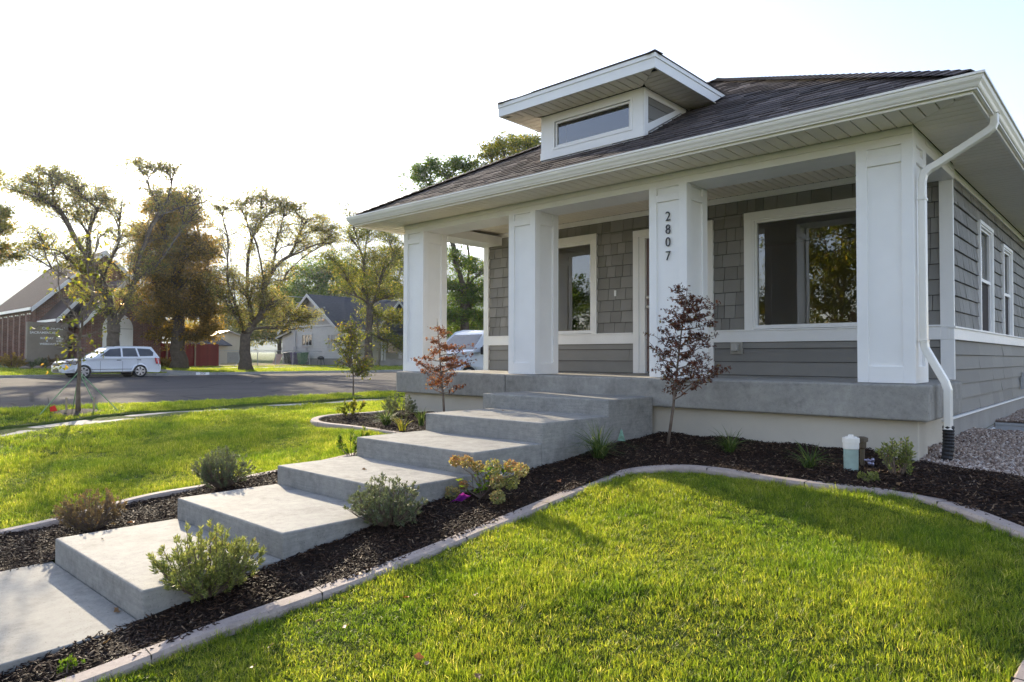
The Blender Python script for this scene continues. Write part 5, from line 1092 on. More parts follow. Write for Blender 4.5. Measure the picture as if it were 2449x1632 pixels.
# ------------------------------------------------------------------ buildings across the street
def brickmat(name, c1, c2, mort, sc_=1.0, rot=None):
    m, n, l, b, o = nmat(name); t = n.new('ShaderNodeTexBrick'); tc = n.new('ShaderNodeTexCoord'); sp = n.new('ShaderNodeSeparateXYZ'); cb = n.new('ShaderNodeCombineXYZ'); ad = n.new('ShaderNodeMath'); ad.operation = 'ADD'
    l.new(tc.outputs['Object'], sp.inputs[0]); l.new(sp.outputs[0], ad.inputs[0]); l.new(sp.outputs[1], ad.inputs[1]); l.new(ad.outputs[0], cb.inputs[0]); l.new(sp.outputs[2], cb.inputs[1]); l.new(cb.outputs[0], t.inputs['Vector'])
    t.inputs['Scale'].default_value = sc_; t.inputs['Color1'].default_value = (*c1, 1); t.inputs['Color2'].default_value = (*c2, 1); t.inputs['Mortar'].default_value = (*mort, 1); t.inputs['Mortar Size'].default_value = .012; t.inputs['Brick Width'].default_value = .24; t.inputs['Row Height'].default_value = .085
    c = mul(n, l, t.outputs['Color'], ramp(n, l, noise(n, l, 1.5, 5), [(.3, (.75, .75, .75)), (.7, (1.15, 1.15, 1.15))])); l.new(c, b.inputs['Base Color']); b.inputs['Roughness'].default_value = .9; return m
M['brick'] = brickmat('church_brick', (.17, .06, .045), (.25, .09, .06), (.26, .21, .18)); M['brickd'] = brickmat('arch_brick', (.12, .045, .035), (.18, .065, .05), (.2, .16, .14))
M['croof'] = simple('church_shingle', (.075, .05, .048), .9, .2, 5, .6, 20, .2, dist=.02, scl=(1, 1, 8)); M['hroof'] = simple('grey_shingle', (.075, .075, .085), .9, .25, 4, .6, 20, .2, dist=.02, scl=(1, 1, 8))
M['hside'] = simple('old_white_siding', (.62, .62, .58), .7, .05, 2); M['hgable'] = simple('gable_shingle_paint', (.42, .42, .40), .8, .08, 6); M['cream'] = simple('cream_stucco', (.58, .52, .40), .85, .06, 1); M['hwall'] = simple('porch_wall_paint', (.36, .34, .27), .8, .06, 2)
M['redw'] = byattr('red_board', [(0, (.16, .018, .018)), (1, (.24, .03, .028))], .8); M['tan'] = simple('tan_sign_panel', (.26, .22, .18), .85, .08, 3); M['curt'] = simple('curtain', (.45, .44, .42), .9, .1, 12, scl=(8, 8, .3)); M['pane2'] = simple('dark_window_pane', (.03, .034, .04), .08, .2, 2, spec=.8)
def gable_wall_x(m, X, y0, y1, zb, ze, ym, za, t=.2):    # wall facing +X
    m.prism([(X, y0, zb), (X, y1, zb), (X, y1, ze), (X, ym, za), (X, y0, ze)], (-t, 0, 0))
def slope(m, a, b, c, d, t=.12):  # quad roof sheet with thickness
    m.hexa([(p[0], p[1], p[2]-t) for p in (a, b, c, d)], [a, b, c, d])
CHR = empty('church', (0, 0, 0), 0, 'red brick church with steep shingle roof and arched white door', 'church')
g0 = -.75
m = MB(); gable_wall_x(m, -44, 6.15, 10.35, g0, 2.35, 8.24, 4.75, .25); m.box(-50, -44.25, 6.15, 6.4, g0, 2.35); m.box(-50, -44.25, 10.1, 10.35, g0, 2.35)
gable_wall_x(m, -50, 5.0, 12.7, g0, 3.4, 8.85, 7.1, .25); m.box(-61.5, -50.25, 5.0, 5.25, g0, 3.4); m.box(-61.5, -50.25, 12.45, 12.7, g0, 3.4); gable_wall_x(m, -61.5, 5.0, 12.7, g0, 3.4, 8.85, 7.1)
m.box(-49.9, -46.3, 5.35, 6.15, g0, 2.5); m.box(-75, -61.7, 4.2, 9.5, g0, 2.4)
for x in np.arange(-60.5, -51, 1.55): m.box(x, x+.35, 4.72, 5.0, g0, 2.9)
m.build('wall', M['brick'], CHR)
m = MB()
for r0, r1, X in ((1.42, 1.12, -43.97), (1.12, .86, -43.985)):
    N_ = 18; zc = 1.9; P_ = [(X, 7.86+r0*1.0*math.cos(a), zc+r0*1.15*math.sin(a)) for a in np.linspace(0, math.pi, N_)]; Q_ = [(X, 7.86+r1*math.cos(a), zc+r1*1.1*math.sin(a)) for a in np.linspace(0, math.pi, N_)]
    for i in range(N_-1): m.hexa([(X-.06, *P_[i][1:]), P_[i], Q_[i], (X-.06, *Q_[i][1:])], [(X-.06, *P_[i+1][1:]), P_[i+1], Q_[i+1], (X-.06, *Q_[i+1][1:])])
    for s in (-1, 1): a, b = sorted((7.86+s*r0, 7.86+s*r1)); m.box(X-.06, X, a, b, g0, zc)
m.lathe((-44.0, 8.2, 4.25), [(.30, 0), (.30, .04), (.2, .045), (.2, .02)], 20, axis='x')
m.build('brick_arch', M['brickd'], CHR)
m = MB(); P_ = [(-43.995, 7.86+.84*math.cos(a), 1.9+.92*math.sin(a)) for a in np.linspace(0, math.pi, 15)]; m.prism([(-43.995, 8.70, g0), *P_, (-43.995, 7.02, g0)], (.03, 0, 0)); dd = m.build('arched_door', M['white'], CHR)
m = MB(); m.box(-43.964, -43.955, 7.845, 7.875, g0, 2.75); m.box(-43.964, -43.955, 7.05, 8.67, 1.88, 1.92); m.build('door_seam', M['hgable'], dd)
m = MB(); m.lathe((-43.9, 8.05, 3.30), [(.05, 0), (.09, .05), (.09, .14), (.04, .18)], 10); lm = bpy.data.materials.new('lit_lamp'); lm.use_nodes = True; q = lm.node_tree.nodes['Principled BSDF']; q.inputs['Emission Color'].default_value = (1, .65, .3, 1); q.inputs['Emission Strength'].default_value = 6; m.build('lamp', lm, CHR)
m = MB()
slope(m, (-43.6, 5.7, 2.05), (-50, 5.7, 2.05), (-50, 8.24, 4.95), (-43.6, 8.24, 4.95)); slope(m, (-43.6, 10.8, 2.05), (-43.6, 8.24, 4.95), (-50, 8.24, 4.95), (-50, 10.8, 2.05))
slope(m, (-49.6, 4.7, 3.28), (-61.9, 4.7, 3.28), (-61.9, 8.85, 7.35), (-49.6, 8.85, 7.35)); slope(m, (-49.6, 13.0, 3.28), (-49.6, 8.85, 7.35), (-61.9, 8.85, 7.35), (-61.9, 13.0, 3.28))
slope(m, (-46, 5.15, 2.45), (-50, 5.15, 2.45), (-50, 6.4, 3.9), (-46, 6.4, 3.9)); slope(m, (-61.6, 3.8, 2.4), (-75.4, 3.8, 2.4), (-75.4, 6.8, 3.9), (-61.6, 6.8, 3.9))
m.build('roof', M['croof'], CHR)
def board(m, a, b, w_, t, nx=(1, 0, 0)):
    a = Vector(a); b = Vector(b); d = Vector((0, 0, -w_)); n_ = Vector(nx)*t; m.hexa([a, a+n_, b+n_, b], [a+d, a+n_+d, b+n_+d, b+d])
m = MB()
for (a, b) in (((-43.6, 5.7, 2.07), (-43.6, 8.24, 4.97)), ((-43.6, 10.8, 2.07), (-43.6, 8.24, 4.97)), ((-49.6, 4.7, 3.30), (-49.6, 8.85, 7.37)), ((-49.6, 13.0, 3.30), (-49.6, 8.85, 7.37)), ((-46, 5.15, 2.47), (-46, 6.4, 3.92))): board(m, a, b, .30, .05)
board(m, (-49.6, 4.68, 3.3), (-61.9, 4.68, 3.3), .18, .06, (0, -1, 0)); board(m, (-46, 5.13, 2.46), (-50, 5.13, 2.46), .15, .05, (0, -1, 0))
m.build('rake_trim', M['white'], CHR)
for x in np.arange(-60.0, -51, 1.55):
    m = MB(); m.box(x+.55, x+.70, 4.93, 4.995, .9, 3.0); m.box(x+1.05, x+1.2, 4.93, 4.995, .9, 3.0); wn = m.build('window', M['white'], CHR); m = MB(); m.box(x+.70, x+1.05, 4.95, 4.99, .9, 3.0); m.build('pane', M['pane2'], wn)
m = MB(); m.box(-45.98, -45.95, 5.55, 5.95, .6, 1.5); m.build('window', M['pane2'], CHR)
# sign
SG = empty('church_sign', (-46, 4.7, h(-46, 4.7)), 0, 'tan church notice board with white lettering rising above low bushes', 'sign'); gz_ = h(-46, 4.7)
m = MB(); m.box(-.15, .15, -1.05, 1.05, -.1, 2.72); m.box(-.2, .2, -1.15, 1.15, -.1, .5); m.build('panel', M['tan'], SG, bevel=.02)
def text(body, y, z, size, par, x=.156, al='LEFT'):
    fc = bpy.data.curves.new('t', 'FONT'); fc.body = body; fc.size = size; fc.extrude = .01; fc.align_x = al; fc.align_y = 'CENTER'; fc.offset = .004; fc.materials.append(M['white']); o = text_mesh('lettering', fc); o.parent = par; o.location = (x, y, z); o.rotation_euler = (math.pi/2, 0, math.pi/2); return o
text('CA CHURCH', -.32, 2.36, .20, SG); text('SACRAMENTAL', -.92, 2.10, .19, SG); text('SUNDAY', -.40, 1.78, .17, SG); text('10:00', .40, 1.78, .17, SG); text('&', -.10, 1.62, .15, SG); text('6:30', .42, 1.62, .15, SG); text('WEEKDAYS', -.42, 1.44, .16, SG); text('7:30', .45, 1.44, .16, SG)
for i, (u, v, R_, lab, mt) in enumerate(((95, 842, .55, 'pale flowering bush at the foot of the church sign', 'grey'), (130, 838, .7, 'reddish low bush in front of the church sign', 'rust'), (165, 838, .7, 'brown green bush right of the church sign', 'honey'), (30, 838, .8, 'dark bush at the left end of the church wall', 'brown'), (395, 838, .6, 'dark bush beside the red board fence', 'brown'), (180, 815, .6, 'low bush near the church wall corner', 'green'))):
    p = onX(u, v+8, -44.8-.2*i); shrub('bush', lab, (p[0], p[1], h(p[0], p[1])), R_, R_*1.2, mt, 200+i, 34, 16, .10, .05, 'bush')
rk = random.Random(4)
for i in range(5):
    bm = bmesh.new(); bmesh.ops.create_icosphere(bm, subdivisions=2, radius=.22)
    for v in bm.verts: v.co = Vector((v.co.x, v.co.y*1.3, v.co.z*.7))*(1+.12*math.sin(v.co.x*13+i)*math.cos(v.co.y*11))
    me = bpy.data.meshes.new('rock'); bm.to_mesh(me); bm.free(); me.materials.append(M['gravelbase']); y = 3.2+i*.62; o = bpy.data.objects.new('rock', me); sc.collection.objects.link(o); o.location = (-44.1, y, h(-44.1, y)+.06); tag(o, 'grey rock edging the planting below the church sign', 'rock', 'rocks edging the church sign planting')
# white house
WH = empty('white_house', (0, 0, 0), 0, 'old white cottage with dark grey gable roof across the street', 'house'); hg = h(-50, 25)-.15; yg = 24.84
m = MB(); nC = 20
for k in range(nC):
    z0_, z1_ = .10+k*.14, .10+(k+1)*.14-.008
    if z0_ > 2.9: break
    xl = -54.95 if z0_ < 2.2 else -50.05-(5.45-z0_)/.665*.93; xr = -45.12 if z0_ < 2.3 else -50.05+(5.45-z0_)/.665*.93
    m.hexa([(xl, yg-.012, z0_), (xr, yg-.012, z0_), (xr, yg+.15, z0_), (xl, yg+.15, z0_)], [(xl, yg, z1_), (xr, yg, z1_), (xr, yg+.15, z1_), (xl, yg+.15, z1_)])
m.build('gable_siding', M['hside'], WH)
m = MB(); m.prism([(-50.05-(5.4-2.75)/.665, yg, 2.75), (-50.05+(5.4-2.75)/.665, yg, 2.75), (-50.05, yg, 5.35)], (0, .15, 0)); m.box(-53.9, -46.2, yg-.03, yg, 2.70, 2.78); m.build('gable_end', M['hgable'], WH)
m = MB(); m.box(-45.25, -45.1, yg+.15, 28.0, -.05, 2.35); m.box(-48, -47.85, 28.0, 36, -.05, 2.35); m.box(-47.85, -45.2, 28.0, 28.12, -.05, 2.35); m.box(-54.95, -54.8, yg+.15, 36, -.05, 2.35); m.box(-54.95, -45.2, 35.9, 36, -.05, 2.35); m.build('wall', M['hwall'], WH)
m = MB(); m.box(-54.9, -45.15, yg+.02, 36, hg-.2, .09); m.box(-47.9, -44.9, 28.1, 36, hg-.2, -.06); m.build('foundation', M['found'], WH)
m = MB()
for s, xe in ((-1, -54.75), (1, -45.35)):
    a = (-50.05, yg-.55, 5.5); b = (-50.05, 36.4, 5.5); e = (xe, 36.4, 5.5-.665*abs(xe+50.05)); f = (xe, yg-.55, 5.5-.665*abs(xe+50.05)); slope(m, a, b, e, f) if s > 0 else slope(m, f, e, b, a)
slope(m, (-45.35, 27.6, 2.38), (-45.35, 36.4, 2.38), (-44.5, 36.4, 2.2), (-44.5, 27.6, 2.2), .1); slope(m, (-55.7, yg-.2, 1.9), (-53.4, yg-.2, 2.45), (-53.4, 30, 2.45), (-55.7, 30, 1.9), .08)
m.prism([(-44.9, 27.8, 2.4), (-44.9, 31.8, 2.4), (-44.9, 29.8, 4.7)], (-5, 0, 0)); slope(m, (-44.7, 27.4, 2.35), (-49.5, 27.4, 2.35), (-49.5, 29.8, 4.95), (-44.7, 29.8, 4.95)); slope(m, (-44.7, 29.8, 4.95), (-49.5, 29.8, 4.95), (-49.5, 32.2, 2.35), (-44.7, 32.2, 2.35))
m.build('roof', M['hroof'], WH)
m = MB(); board(m, (-50.05, yg-.56, 5.53), (-54.75, yg-.56, 2.40), .26, .05, (0, -1, 0)); board(m, (-50.05, yg-.56, 5.53), (-45.35, yg-.56, 2.40), .26, .05, (0, -1, 0)); board(m, (-45.33, yg-.5, 2.44), (-45.33, 27.6, 2.44), .14, .05); board(m, (-44.68, 27.4, 2.40), (-44.68, 29.8, 5.0), .22, .05); board(m, (-44.68, 32.2, 2.40), (-44.68, 29.8, 5.0), .22, .05)
board(m, (-55.7, yg-.22, 1.95), (-53.4, yg-.22, 2.5), .14, .05, (0, -1, 0)); m.build('rake_trim', M['hside'], WH)
m = MB(); m.tube([(-45.2, yg+.6, 2.3), (-45.02, yg+.55, 2.05), (-45.02, yg+.55, -.4)], .045, 6); m.build('downspout', M['white'], WH)
m = MB(); m.box(-55.4, -53.55, yg+.25, 30, hg-.1, 2.0); m.build('side_room', M['hwall'], WH)
def hwin(x0, x1, z0_, z1_, y, n_, mat='pane2'):
    m = MB(); t_ = .10; m.box(x0-t_, x1+t_, y-.05, y, z1_, z1_+.12); m.box(x0-t_, x1+t_, y-.08, y, z0_-.1, z0_); m.box(x0-t_, x0, y-.05, y, z0_, z1_); m.box(x1, x1+t_, y-.05, y, z0_, z1_)
    for k in range(1, n_): c = x0+(x1-x0)*k/n_; m.box(c-.035, c+.035, y-.04, y, z0_, z1_)
    w_ = m.build('window', M['hside'], WH); m = MB(); m.box(x0, x1, y-.02, y-.005, z0_, z1_); m.build('pane', M[mat], w_)
hwin(-51.55, -50.05, 1.2, 2.08, yg-.012, 3); hwin(-47.65, -46.05, .92, 2.02, yg-.012, 4, 'curt'); hwin(-49.6, -48.25, 3.35, 4.25, yg, 3); hwin(-55.1, -53.75, .8, 1.6, yg+.25, 2, 'curt')
m = MB(); m.box(-47.84, -47.8, 29.2, 30.1, -.05, 2.0); m.build('door', M['pane2'], WH); m = MB(); m.box(-47.84, -47.8, 31, 32.2, .6, 1.9); m.build('window', M['pane2'], WH)
for y in (28.2, 28.5, 31.6, 35.5):
    m = MB(); m.box(-45.05, -44.93, y, y+.12, -.06, 2.25); m.build('porch_post', M['hside'], WH)
m = MB(); m.box(-50.9, -50.75, yg-.12, yg-.013, -.2, 1.0); m.tube([(-52.6, yg-.08, hg), (-52.6, yg-.08, 2.9)], .04, 6); m.box(-52.75, -52.45, yg-.18, yg-.02, .7, 1.1); m.build('meter_pipe', M['steel'], WH)
m = MB(); m.box(-44.98, -44.95, 30.0, 30.35, .1, .8); tag(m.build('towel', simple('white_cloth', (.5, .46, .42), .9)), 'pale cloth hanging on the porch of the white house', 'cloth'); m = MB(); m.box(-44.98, -44.95, 31.1, 31.45, .1, .8); tag(m.build('towel', simple('teal_cloth', (.02, .30, .30), .9)), 'teal cloth hanging on the porch of the white house', 'cloth')
# wheelie bins
def bin_(x, col, lab, op=False):
    y = yg-.75; z = h(x, y)+.02; b = empty('wheelie_bin', (x, y, z), 0, lab, 'bin', 'wheelie bins beside the white house'); mt = simple('bin_plastic', col, .5, .1, 3)
    m = MB(); m.hexa([(-.24, -.26, .05), (.24, -.26, .05), (.24, .26, .05), (-.24, .26, .05)], [(-.33, -.36, .95), (.33, -.36, .95), (.33, .36, .95), (-.33, .36, .95)]); m.build('bin_body', mt, b, bevel=.02)
    m = MB(); m.hexa([(-.35, -.39, .95), (.35, -.39, .95), (.35, .40, .95), (-.35, .40, .95)], [(-.33, -.36, 1.0), (.33, -.36, 1.0), (.33, .38, 1.04), (-.33, .38, 1.04)]); m.build('lid', mt, b, bevel=.015)
    for s in (-1, 1): m = MB(); m.lathe((s*.27, .27, .12), [(.12, -.03), (.12, .03)], 12, axis='x'); m.build('wheel', M['boot'], b)
bin_(-50.3, (.03, .14, .05), 'green wheelie bin beside the white house wall'); bin_(-51.4, (.06, .035, .14), 'purple wheelie bin between the green and black bins'); bin_(-52.5, (.015, .018, .016), 'black wheelie bin behind the leaning board')
m = MB(); x, y = -53.6, yg-1.3; z = h(x, y)+.03; m.hexa([(x-.6, y-.1, z), (x+.55, y-.1, z), (x+.55, y-.07, z), (x-.6, y-.07, z)], [(x-.5, y+.25, z+.85), (x+.62, y+.25, z+.85), (x+.62, y+.28, z+.85), (x-.5, y+.28, z+.85)]); tag(m.build('leaning_board', simple('pinkish_board', (.36, .22, .17), .8)), 'pinkish plywood board leaning on the black bin', 'board')
x, y = -47.6, yg-.7; z = h(x, y)+.02; GR = empty('grill', (x, y, z), 0, 'low black barbecue grill against the white house foundation', 'grill')
m = MB(); m.lathe((0, 0, .55), [(.05, -.12), (.24, -.05), (.28, .02), (.26, .12), (.1, .2)], 12); m.build('bowl', M['black'], GR)
for s in (-1, 1):
    for q in (-1, 1): m = MB(); m.tube([(s*.16, q*.14, .5), (s*.24, q*.2, 0)], .02, 5); m.build('leg', M['black'], GR)
# red fence, box on post, garage, shed, chain link
FN = empty('board_fence', (-49, 13, 0), 0, 'dark red wooden board fence between church and garage', 'fence'); FN.location = (0, 0, 0); r = random.Random(2)
m = MB(); y = 10.7
while y < 15.6: m.box(-47.5, -47.46, y, y+.14, -.5, 1.12+r.uniform(-.01, .01), r.random()); y += .146
m.build('boards', M['redw'], FN)
for y in (11.0, 12.0, 13.9): m = MB(); m.box(-47.44, -47.34, y, y+.09, -.6, 1.2); m.build('post', simple('pale_post', (.34, .26, .18), .8), FN)
NB = empty('notice_box', (-46.6, 10.9, h(-46.6, 10.9)), 0, 'small white gabled notice box on a post beside the church', 'notice box')
m = MB(); m.box(-.03, .03, -.04, .04, 0, 1.2); m.build('post', M['tan'], NB); m = MB(); m.box(-.1, .1, -.22, .22, 1.2, 1.62); m.build('box', simple('pale_blue_box', (.42, .48, .56), .5), NB); m = MB(); m.prism([(-.14, -.3, 1.62), (-.14, .3, 1.62), (-.14, 0, 1.95)], (.28, 0, 0)); m.build('roof', M['white'], NB)
GA = empty('garage', (0, 0, 0), 0, 'cream gabled garage behind the dry yard', 'garage'); m = MB(); gable_wall_x(m, -60, 20.5, 23.9, -.6, 2.0, 22.2, 2.5); m.box(-68, -60.2, 20.5, 20.7, -.6, 2.0); m.box(-68, -60.2, 23.7, 23.9, -.6, 2.0); m.build('wall', M['cream'], GA)
m = MB(); slope(m, (-59.7, 20.1, 1.95), (-68.3, 20.1, 1.95), (-68.3, 22.2, 2.62), (-59.7, 22.2, 2.62), .08); slope(m, (-59.7, 24.3, 1.95), (-59.7, 22.2, 2.62), (-68.3, 22.2, 2.62), (-68.3, 24.3, 1.95), .08); m.build('roof', simple('pale_metal_roof', (.55, .52, .50), .4), GA)
m = MB(); m.box(-60.0, -59.94, 20.5, 23.9, -.6, .62); m.build('dark_base', M['found'], GA)
SD = empty('shed', (0, 0, 0), 0, 'low grey roofed shed behind the red fence', 'shed'); m = MB(); m.box(-59, -56, 17.0, 20.3, -.5, 1.2); m.build('wall', M['cream'], SD); m = MB(); slope(m, (-55.7, 16.7, 1.2), (-55.7, 20.6, 1.2), (-57.5, 20.2, 1.95), (-57.5, 17.1, 1.95), .08); slope(m, (-59.3, 16.7, 1.2), (-57.5, 17.1, 1.95), (-57.5, 20.2, 1.95), (-59.3, 20.6, 1.2), .08); m.build('roof', M['hroof'], SD)
CF = empty('chain_link_fence', (0, 0, 0), 0, 'grey chain link fence round the dry yard', 'fence')
for k, y in enumerate(np.arange(15.6, 24.2, 1.45)): m = MB(); m.tube([(-47.2, y, -.6), (-47.2, y, .72)], .03, 6); m.build('post', M['steel'], CF)
m = MB(); m.tube([(-47.2, 15.6, .68), (-47.2, 24.0, .68)], .018, 5); m.tube([(-47.2, 16.6, -.5), (-47.2, 17.9, .6)], .03, 5); m.build('rail', M['steel'], CF)
m = MB()
for k in range(0, 84): 
    y = 15.6+k*.1; m.poly([(-47.2, y, -.5), (-47.2, y+.006, -.5), (-47.2, y+1.1*0+.10+.006, -.4), (-47.2, y+.10, -.4)])
    for j in range(12): m.poly([(-47.2, y, -.5+j*.1), (-47.2, y+.008, -.5+j*.1), (-47.2, y+.108, -.4+j*.1), (-47.2, y+.1, -.4+j*.1)]); m.poly([(-47.2, y+.1, -.5+j*.1), (-47.2, y+.108, -.5+j*.1), (-47.2, y+.008, -.4+j*.1), (-47.2, y, -.4+j*.1)])
m.build('mesh', M['steel'], CF)
# painted number on the kerb
m = MB(); m.box(-35.004, -34.992, 8.75, 9.45, zr(9)+.02, zr(9)+.15); kn = tag(m.build('kerb_number', M['white']), 'white painted house number patch on the far kerb', 'kerb number')
fc = bpy.data.curves.new('t', 'FONT'); fc.body = '2828'; fc.size = .15; fc.extrude = .001; fc.align_x = 'CENTER'; fc.align_y = 'CENTER'; fc.materials.append(M['black']); o = text_mesh('digits', fc); o.parent = kn; o.location = (-34.989, 9.1, zr(9)+.085); o.rotation_euler = (math.pi/2, 0, math.pi/2)
# ------------------------------------------------------------------ vehicles
def carpaint(name, c):
    m, n, l, b, o = nmat(name); b.inputs['Base Color'].default_value = (*c, 1); b.inputs['Roughness'].default_value = .3; b.inputs['Coat Weight'].default_value = .6; b.inputs['Coat Roughness'].default_value = .08; return m
M['paint'] = carpaint('white_car_paint', (.72, .74, .76)); M['tyre'] = simple('tyre_rubber', (.018, .018, .018), .8); M['rim'] = simple('alloy', (.5, .5, .52), .3, metal=.8); M['lampg'] = simple('headlamp', (.55, .58, .6), .15, spec=.8); M['tail'] = simple('tail_lamp', (.45, .02, .02), .2); M['cabin'] = simple('car_interior', (.05, .048, .045), .8)
def vehicle(name, loc, label, L, prof, roofp, wy, belt, wheels, hw=.85, rw=.31, wins=(), cat='car', extra=None, tumble=.17):
    """local: +Y towards the rear, front at y=0; the side towards +X faces the viewer"""
    V = empty(name, loc, 0, label, cat)
    # lower body: silhouette with wheel arches, extruded across the width
    pts = list(prof); under = []
    for wyk in sorted(wheels, reverse=True):
        for a in np.linspace(0, math.pi, 11): under.append((wyk+rw*1.16*math.cos(a), max(.20, rw+rw*1.16*math.sin(a))))
    side = pts+[(y, z) for y, z in under]
    bm = bmesh.new(); vs = [bm.verts.new((hw, y, z)) for y, z in side]; f = bm.faces.new(vs); bmesh.ops.triangulate(bm, faces=[f]); ex = bmesh.ops.extrude_face_region(bm, geom=list(bm.faces)); bmesh.ops.translate(bm, verts=[g_ for g_ in ex['geom'] if isinstance(g_, bmesh.types.BMVert)], vec=(-2*hw, 0, 0))
    bmesh.ops.dissolve_limit(bm, angle_limit=.01, verts=bm.verts, edges=bm.edges); bmesh.ops.recalc_face_normals(bm, faces=bm.faces)
    # round the nose and tail in plan
    for v in bm.verts:
        k = max(0, (0.55-v.co.y)/.55, (v.co.y-(L-.35))/.35); v.co.x *= 1-.16*min(1, k)**2
        v.co.x *= 1-.05*max(0, (v.co.z-.75)/.2) if v.co.z > .75 else 1
    me = bpy.data.meshes.new('body'); bm.to_mesh(me); bm.free(); me.materials.append(M['paint']); o = bpy.data.objects.new('body', me); sc.collection.objects.link(o); o.parent = V
    b = o.modifiers.new('bevel', 'BEVEL'); b.width = .05; b.segments = 3; b.angle_limit = math.radians(35); b.limit_method = 'ANGLE'
    # greenhouse
    zt_ = max(z for y, z in roofp); X = lambda z: hw*.95-tumble*(z-belt)/(zt_-belt)
    m = MB(); top = [(X(z), y, z) for y, z in roofp]; bot = [(-X(z), y, z) for y, z in roofp]; n_ = len(roofp); i0 = 0; m.v += top+bot; m.f.append(tuple(range(n_))); m.f.append(tuple(range(n_, 2*n_))[::-1]); m.a += [.5, .5]
    for k in range(n_): m.f.append((k, (k+1) % n_, n_+(k+1) % n_, n_+k)); m.a.append(.5)
    m.build('roof', M['paint'], V, bevel=.035, seg=3)
    for poly in wins:
        for s in (1, -1):
            m = MB(); m.poly([(s*(X(z)+.004), y, z) for y, z in poly]); m.build('window', M['pane2'], V)
    (y0, z0_), (y1, z1_) = roofp[0], roofp[1]; k0, k1 = .10, .88; a = (y0+(y1-y0)*k0, z0_+(z1_-z0_)*k0); b_ = (y0+(y1-y0)*k1, z0_+(z1_-z0_)*k1)
    m = MB(); m.poly([(X(a[1])-.08, a[0]-.008, a[1]+.008), (X(b_[1])-.08, b_[0]-.008, b_[1]+.008), (-X(b_[1])+.08, b_[0]-.008, b_[1]+.008), (-X(a[1])+.08, a[0]-.008, a[1]+.008)]); m.build('windscreen', M['pane2'], V)
    for wyk in wheels:
        for s in (1, -1):
            w_ = empty('wheel', (0, 0, 0)); w_.parent = V; w_.location = (s*(hw-.10), wyk, rw)
            m = MB(); m.lathe((0, 0, 0), [(rw*.62, -.10), (rw*.95, -.10), (rw, -.07), (rw, .07), (rw*.95, .10), (rw*.62, .10)], 26, axis='x'); m.build('tyre', M['tyre'], w_, smooth=False)
            m = MB(); m.lathe((s*.10, 0, 0), [(rw*.68, -.01), (rw*.68, .008), (rw*.60, .010)], 24, axis='x')
            for j in range(6):
                a = j*math.pi/3; c_, s_ = math.cos(a), math.sin(a); q = [(-.030, .05), (.030, .05), (.045, rw*.6), (-.045, rw*.6)]; x_ = s*.118; m.poly([(x_, c_*v_-s_*u_, s_*v_+c_*u_) for u_, v_ in q])
            m.lathe((s*.115, 0, 0), [(.055, -.01), (.05, .012)], 12, axis='x'); m.build('rim', M['rim'], w_)
            m = MB(); m.lathe((s*.108, 0, 0), [(rw*.60, -.005), (rw*.60, .005)], 20, axis='x'); m.build('hub', M['tyre'], w_)
    if extra: extra(V, X)
    return V
def wagon_extra(V, X):
    for s in (1, -1):
        m = MB(); m.hexa([(s*.60, .10, .60), (s*.80, .30, .60), (s*.80, .62, .66), (s*.62, .5, .66)], [(s*.58, .16, .74), (s*.77, .34, .76), (s*.79, .60, .78), (s*.6, .5, .80)]); m.build('headlight', M['lampg'], V, bevel=.01)
        m = MB(); m.hexa([(s*.82, 3.95, .66), (s*.845, 3.97, .66), (s*.74, 4.20, .66), (s*.70, 4.16, .66)], [(s*.80, 3.88, .95), (s*.825, 3.90, .95), (s*.74, 4.10, .95), (s*.70, 4.06, .95)]); m.build('tail_light', M['tail'], V, bevel=.01)
        m = MB(); m.box(s*.86-.01, s*.86+.01, 2.22, 2.40, .82, .85); m.box(s*.86-.01, s*.86+.01, 3.08, 3.26, .83, .86); m.build('door_handle', M['boot'], V)
        m = MB(); m.tube([(s*.62, 2.12, 1.43), (s*.62, 2.25, 1.49), (s*.62, 3.55, 1.48), (s*.62, 3.64, 1.43)], .014, 6); m.build('roof_rail', M['boot'], V)
        m = MB(); m.box(min(s*.84, s*.97), max(s*.84, s*.97), 1.58, 1.68, .93, 1.03); m.build('mirror', M['paint'], V, bevel=.02)
        m = MB()
        for y in (1.53, 2.46, 3.12): m.poly([(s*.8525, y, .30), (s*.8525, y+.012, .30), (s*.8525, y+.012, .78), (s*.8525, y, .78)])
        m.poly([(s*.8525, 1.18, .40), (s*.8525, 2.85, .40), (s*.8525, 2.85, .425), (s*.8525, 1.18, .425)]); m.build('door_seam', M['cabin'], V)
    m = MB(); m.box(-.50, .50, -.012, .03, .56, .68); m.build('grille', M['boot'], V); m = MB(); m.box(-.42, .42, -.02, .03, .30, .42); m.build('air_intake', M['boot'], V)
    m = MB(); m.box(-.7, .7, .5, 4.0, .25, .60); m.build('underbody', M['boot'], V)
KS = .945; sc_ = lambda L: [(y*KS, z*1.03) for y, z in L]
vehicle('station_wagon', (-33.95, 2.10, float(zr(4))-.02), 'white station wagon parked at the far kerb in front of the church', 4.47*KS,
        sc_([(0.06, .24), (0.0, .32), (0.0, .52), (.05, .66), (.20, .75), (.75, .85), (1.45, .915), (2.2, .93), (4.20, .93), (4.32, .88), (4.36, .62), (4.47, .58), (4.47, .34), (4.40, .24)])[::-1],
        sc_([(1.38, .91), (2.02, 1.335), (2.35, 1.40), (3.3, 1.42), (3.98, 1.39), (4.30, .93)]), 0, .92, (.87, 3.23), .85, .315,
        [sc_(q_) for q_ in [[(1.62, .97), (2.08, 1.30), (2.56, 1.345), (2.56, .965)], [(2.64, .965), (2.64, 1.35), (3.24, 1.355), (3.34, .97)], [(3.42, .98), (3.32, 1.35), (3.92, 1.32), (4.08, 1.16), (4.04, 1.0)]]], extra=wagon_extra)
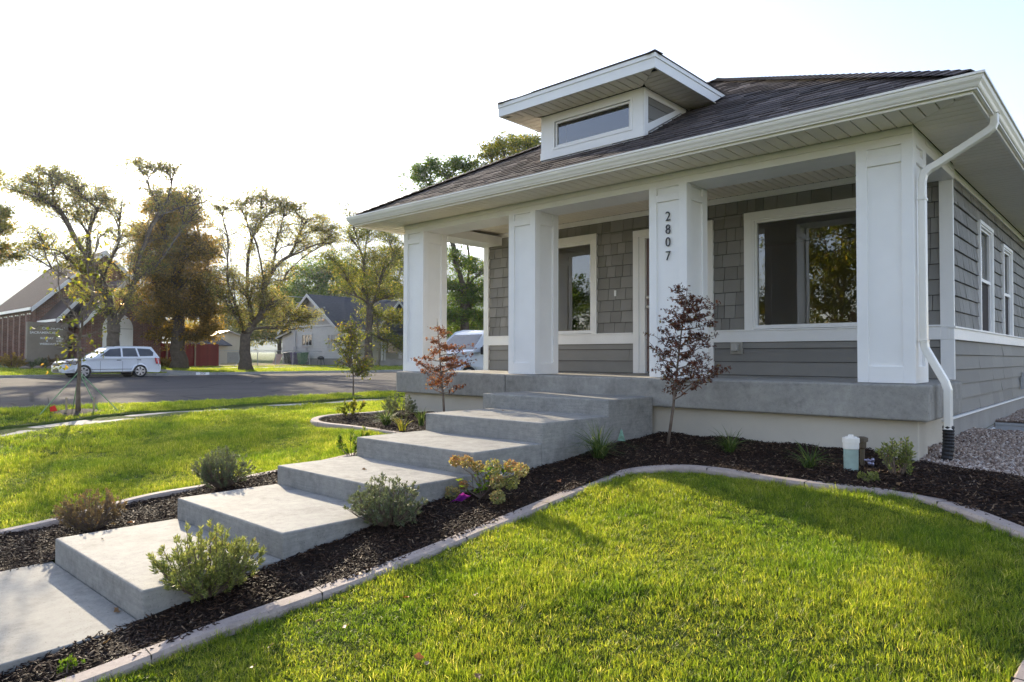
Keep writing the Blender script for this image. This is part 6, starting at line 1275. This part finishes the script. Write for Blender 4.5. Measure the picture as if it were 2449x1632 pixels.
def truck_extra(V, X):
    m = MB(); m.box(-.80, .80, 2.0, 2.6, .6, .62); m.build('bed_floor', M['boot'], V)
    for s in (1, -1):
        m = MB(); m.box(min(s*.9, s*1.15), max(s*.9, s*1.15), 1.52, 1.64, 1.08, 1.32); m.build('mirror', M['boot'], V, bevel=.03)
        m = MB(); m.box(s*.92-.012, s*.92+.012, 2.5, 2.72, .98, 1.02); m.build('door_handle', M['boot'], V)
        m = MB(); m.box(min(s*.62, s*.86), max(s*.62, s*.86), -.01, .06, .70, .92); m.build('headlight', M['lampg'], V, bevel=.01)
    m = MB(); m.box(-.6, .6, -.015, .05, .68, .95); m.build('grille', M['boot'], V)
vehicle('pickup_truck', (-14.35, 6.9, float(zr(8))+.0), 'white pickup truck seen between the first two porch columns', 5.6,
        [(0.05, .35), (0.0, .45), (0.0, .95), (.12, 1.08), (1.3, 1.20), (5.5, 1.20), (5.58, .6), (5.5, .40)][::-1], [(1.25, 1.18), (1.95, 1.80), (2.3, 1.88), (3.4, 1.90), (4.3, 1.86), (4.55, 1.2)], 0, 1.2, (1.0, 4.5), .93, .37,
        [[(1.6, 1.26), (2.05, 1.72), (2.75, 1.80), (2.75, 1.26)], [(2.85, 1.26), (2.85, 1.80), (3.7, 1.80), (3.85, 1.26)]], cat='pickup', extra=truck_extra, tumble=.2)

UW = MB()
for dz in (0, .55):
    a = Vector((-62, 4, 7.2+dz)); b = Vector((-60, 46, 6.4+dz)); UW.tube([a.lerp(b, t)-Vector((0, 0, 1.1*4*t*(1-t))) for t in [i/16 for i in range(17)]], .022, 4)
tag(UW.build('utility_wire', M['steel']), 'pair of sagging pale utility wires behind the white house trees', 'wire')
# ------------------------------------------------------------------ haze
hz = MB(); hz.box(-3300, 3200, -3200, 3300, -60, 820); hm = bpy.data.materials.new('haze'); hm.use_nodes = True; n = hm.node_tree.nodes; l = hm.node_tree.links; n.remove(n['Principled BSDF'])
pv = n.new('ShaderNodeVolumePrincipled'); pv.inputs['Color'].default_value = (.70, .83, 1, 1); pv.inputs['Density'].default_value = 0.00020; pv.inputs['Anisotropy'].default_value = .74; l.new(pv.outputs[0], n['Material Output'].inputs['Volume'])
tag(hz.build('haze', hm), kind='stuff')
